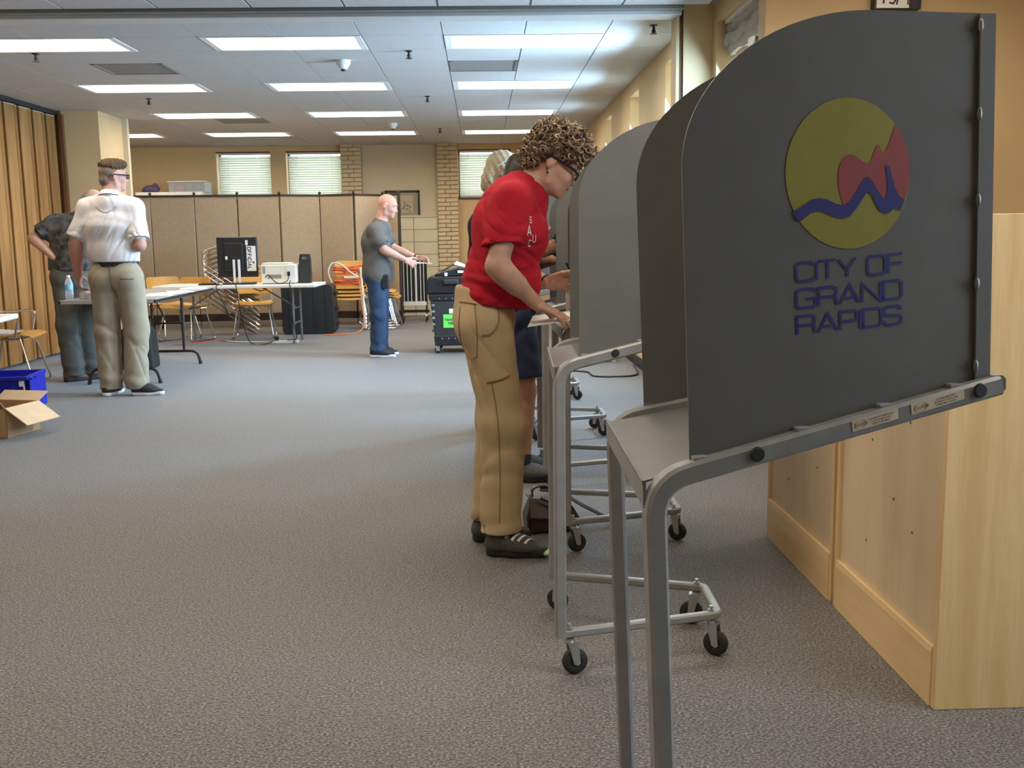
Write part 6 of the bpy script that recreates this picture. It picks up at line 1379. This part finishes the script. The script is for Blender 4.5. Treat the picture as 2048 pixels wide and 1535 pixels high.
# things on the grey table
bt = thing('water_bottle', 'clear water bottle with a blue label on the grey table corner', 'bottle', (-3.535, 8.70, .76))
s = MB(); s.lathe([(.001, .002), (.028, .0), (.032, .01), (.031, .03), (.033, .05), (.031, .07), (.033, .085), (.032, .13), (.030, .145), (.018, .178), (.0135, .186), (.0135, .192), (.001, .192)], n=18); s.build('bottle_body', 'clear', bt, smooth=50)
M['label_blue'] = mat('bottle_label', (.16, .42, .62), .45, var=.3, scale=30)
s = MB(); s.lathe([(.0335, .086), (.0337, .088), (.0337, .128), (.0335, .13)], n=18); s.build('label', 'label_blue', bt); s = MB(); s.lathe([(.001, .190), (.0155, .190), (.0155, .208), (.001, .208)], n=14); s.build('cap', 'white_plastic', bt)
M['foil'] = mat('foil_wrap', (.42, .42, .40), .35, .6, var=.2, scale=30, bump=.5, bscale=50)
s = MB(); s.bb(-.075, .075, -.06, .06, 0, .055); s.bb(-.055, -.015, -.045, .045, .055, .066); s.bb(.015, .055, -.045, .045, .055, .066); tag(s.build('tape_dispenser', 'foil', None, (-3.365, 8.72, .761), smooth=None, bevel=.012), 'grey desk gadget beside the water bottle', 'desk gadget')
for i, (x, y, a, lab) in enumerate(((-2.93, 9.2, .2, 'white paper lying nearest the man in white on the grey table'), (-2.98, 9.45, -.3, 'second white paper on the grey table right of the white shirt'), (-2.92, 9.75, .5, 'loose white paper halfway along the grey table'), (-2.95, 10.35, .1, 'white paper at the far end of the grey table'))):
    s = MB(); s.bb(-.11, .11, -.15, .15, 0, .002+.002*i); o = s.build('paper_sheet', 'paper', None, (x, y, .7605), smooth=None, rz=a); tag(o, lab, 'sheet of paper', 'papers on the grey table')
s = MB(); s.add([Vector((0, 0, .001)), Vector((.10, .03, .001)), Vector((.02, .10, .03)), Vector((.0, .004, -.0)), Vector((.10, .034, .0)), Vector((.02, .104, .028))], [(0, 1, 2), (5, 4, 3), (0, 3, 4, 1), (1, 4, 5, 2), (2, 5, 3, 0)]); tag(s.build('folded_card', 'card', None, (-3.66, 9.42, .762), smooth=None), 'tan folded card poking out at the left of the grey table', 'card')
# orange cords heaped on the low chair stack
def cord_heap(lab, c, m, n, r, seed, rx, ry, rz_, name):
    rnd = random.Random(seed); s = MB()
    for i in range(n):
        ph = rnd.uniform(0, 6.3); a = rnd.uniform(.7, 1.1); ti = rnd.uniform(-.5, .5); zc = rnd.uniform(.02, rz_); pts = []
        for k in range(14):
            th = 2*PI*k/14; pts.append((rx*a*math.cos(th)+rnd.uniform(-.015, .015), ry*a*math.sin(th)+rnd.uniform(-.015, .015), max(.01, zc+.5*ti*rx*math.cos(th+ph)+rnd.uniform(-.012, .012))))
        s.tube(spline(pts, 3, True), r, 6, closed=True)
    o = s.build(name, m, None, c); o['kind'] = 'stuff'; return tag(o, lab, 'extension cord')
cord_heap('tangled orange extension cords heaped on the low chair stack', (-1.83, 13.88, .62), 'orange', 15, .0085, 3, .20, .17, .24, 'extension_cord')
s = MB(); s.tube(spline([(-2.03, 13.72, .63), (-2.08, 13.70, .80), (-2.02, 13.70, .92), (-1.90, 13.68, .90), (-1.78, 13.66, .80), (-1.68, 13.66, .74)], 6), .011, 6); s.bb(-1.86, -1.66, 13.62, 13.66, .72, .75); tag(s.build('mains_cable', 'cord_w', None), 'white cord with a long plug strip across the orange cords', 'power cord')
s = MB(); s.tube(spline([(-1.64, 13.66, .86), (-1.62, 13.62, .60), (-1.60, 13.58, .25), (-1.585, 13.58, .05)], 6), .016, 6); tag(s.build('mains_cable', 'cord_w', None), 'white cord hanging down beside the low chair stack', 'power cord')
s = MB(); s.tube(spline([(-1.66, 13.62, .70), (-1.63, 13.55, .42), (-1.60, 13.5, .12), (-1.66, 13.3, .012), (-1.85, 13.1, .012), (-2.05, 13.05, .012)], 6), .008, 6); tag(s.build('extension_cord', 'orange', None), 'orange cord trailing along the carpet by the black case', 'extension cord')
ps = thing('power_strip', 'white power strip on the carpet under the white table', 'power strip', (-2.40, 12.18, 0), .04)
s = MB(); s.bb(-.16, .16, -.025, .025, 0, .035); s.build('strip_body', 'white_plastic', ps, smooth=None, bevel=.006)
for x in (-.1, -.03, .04, .1):
    s = MB(); s.bb(x-.014, x+.014, -.012, .012, .034, .037); s.build('socket', 'vent', ps, smooth=None)
s = MB(); s.bb(-.13, -.08, -.02, .02, .036, .085); s.build('plug', 'black', ps, smooth=None, bevel=.006)
s = MB(); s.tube(spline([(-2.55, 12.18, .012), (-2.75, 12.26, .012), (-3.0, 12.30, .012), (-3.16, 12.40, .012)], 6), .010, 6); tag(s.build('mains_cable', 'cord_w', None), 'white cord running left from the power strip', 'power cord')
s = MB(); s.tube(spline([(-3.16, 12.40, .008), (-3.3, 12.55, .008), (-3.5, 12.3, .008), (-3.75, 12.2, .008)], 6), .006, 6); tag(s.build('extension_cord', 'orange', None), 'thin orange cord on the carpet left of the ochre chair', 'extension cord')
for i, (pts, lab) in enumerate((
    ([(-2.92, 11.98, .722), (-2.90, 11.94, .70), (-2.88, 11.97, .45), (-2.86, 12.1, .15), (-2.80, 12.15, .008), (-2.62, 12.05, .008), (-2.49, 12.15, .06)], 'black cable hanging from the monitor to the power strip'),
    ([(-3.10, 12.1, .722), (-3.14, 11.95, .70), (-3.06, 11.96, .50), (-3.05, 12.1, .35), (-3.16, 12.3, .45)], 'black cable looping below the left of the white table'),
    ([(-2.60, 12.14, .80), (-2.55, 12.10, .83), (-2.47, 12.06, .75), (-2.40, 12.05, .73), (-2.33, 12.10, .76), (-2.32, 12.15, .82)], 'thin black cable arched in front of the printer'),
    ([(-2.30, 12.12, .76), (-2.28, 11.96, .722), (-2.27, 11.94, .68), (-2.28, 11.98, .40), (-2.24, 12.05, .1), (-2.30, 12.12, .05), (-2.38, 12.18, .04)], 'black cable dropping from the printer to the floor'))):
    s = MB(); s.tube(spline(pts, 6), .0055, 6); tag(s.build('cable', 'cord_k', None), lab, 'cable', 'black cables around the white table')
s = MB(); s.tube(spline([(-2.62, 12.52, .70), (-2.75, 12.54, .62), (-2.95, 12.54, .72)], 5), .008, 6); tag(s.build('cable', 'orange', None), 'brown cable slung below the white table top', 'cable')
s = MB(); s.tube(spline([(.62, 9.15, .008), (.80, 9.15, .008), (.95, 9.05, .008), (.98, 8.78, .008), (1.15, 8.72, .008), (1.36, 8.8, .008), (1.42, 9.2, .008), (1.44, 9.5, .008)], 6), .008, 6); tag(s.build('cable', 'cord_k', None), 'black cable snaking over the bright carpet under the booths', 'cable')
# birch bench and black box glimpsed under the second booth's rail
bn = thing('low_bench', 'low birch bench by the right wall, glimpsed under the second booth', 'bench', (1.02, 9.95, 0))
s = MB(); s.bb(-.28, .30, -.18, .18, .13, .17); s.build('seat_board', 'birch_x', bn, smooth=None, bevel=.004)
for x in (-.25, .27):
    s = MB(); s.bb(x-.02, x+.02, -.16, .16, 0, .13); s.build('leg_panel', 'birch', bn, smooth=None)
bpy.context.view_layer.update()
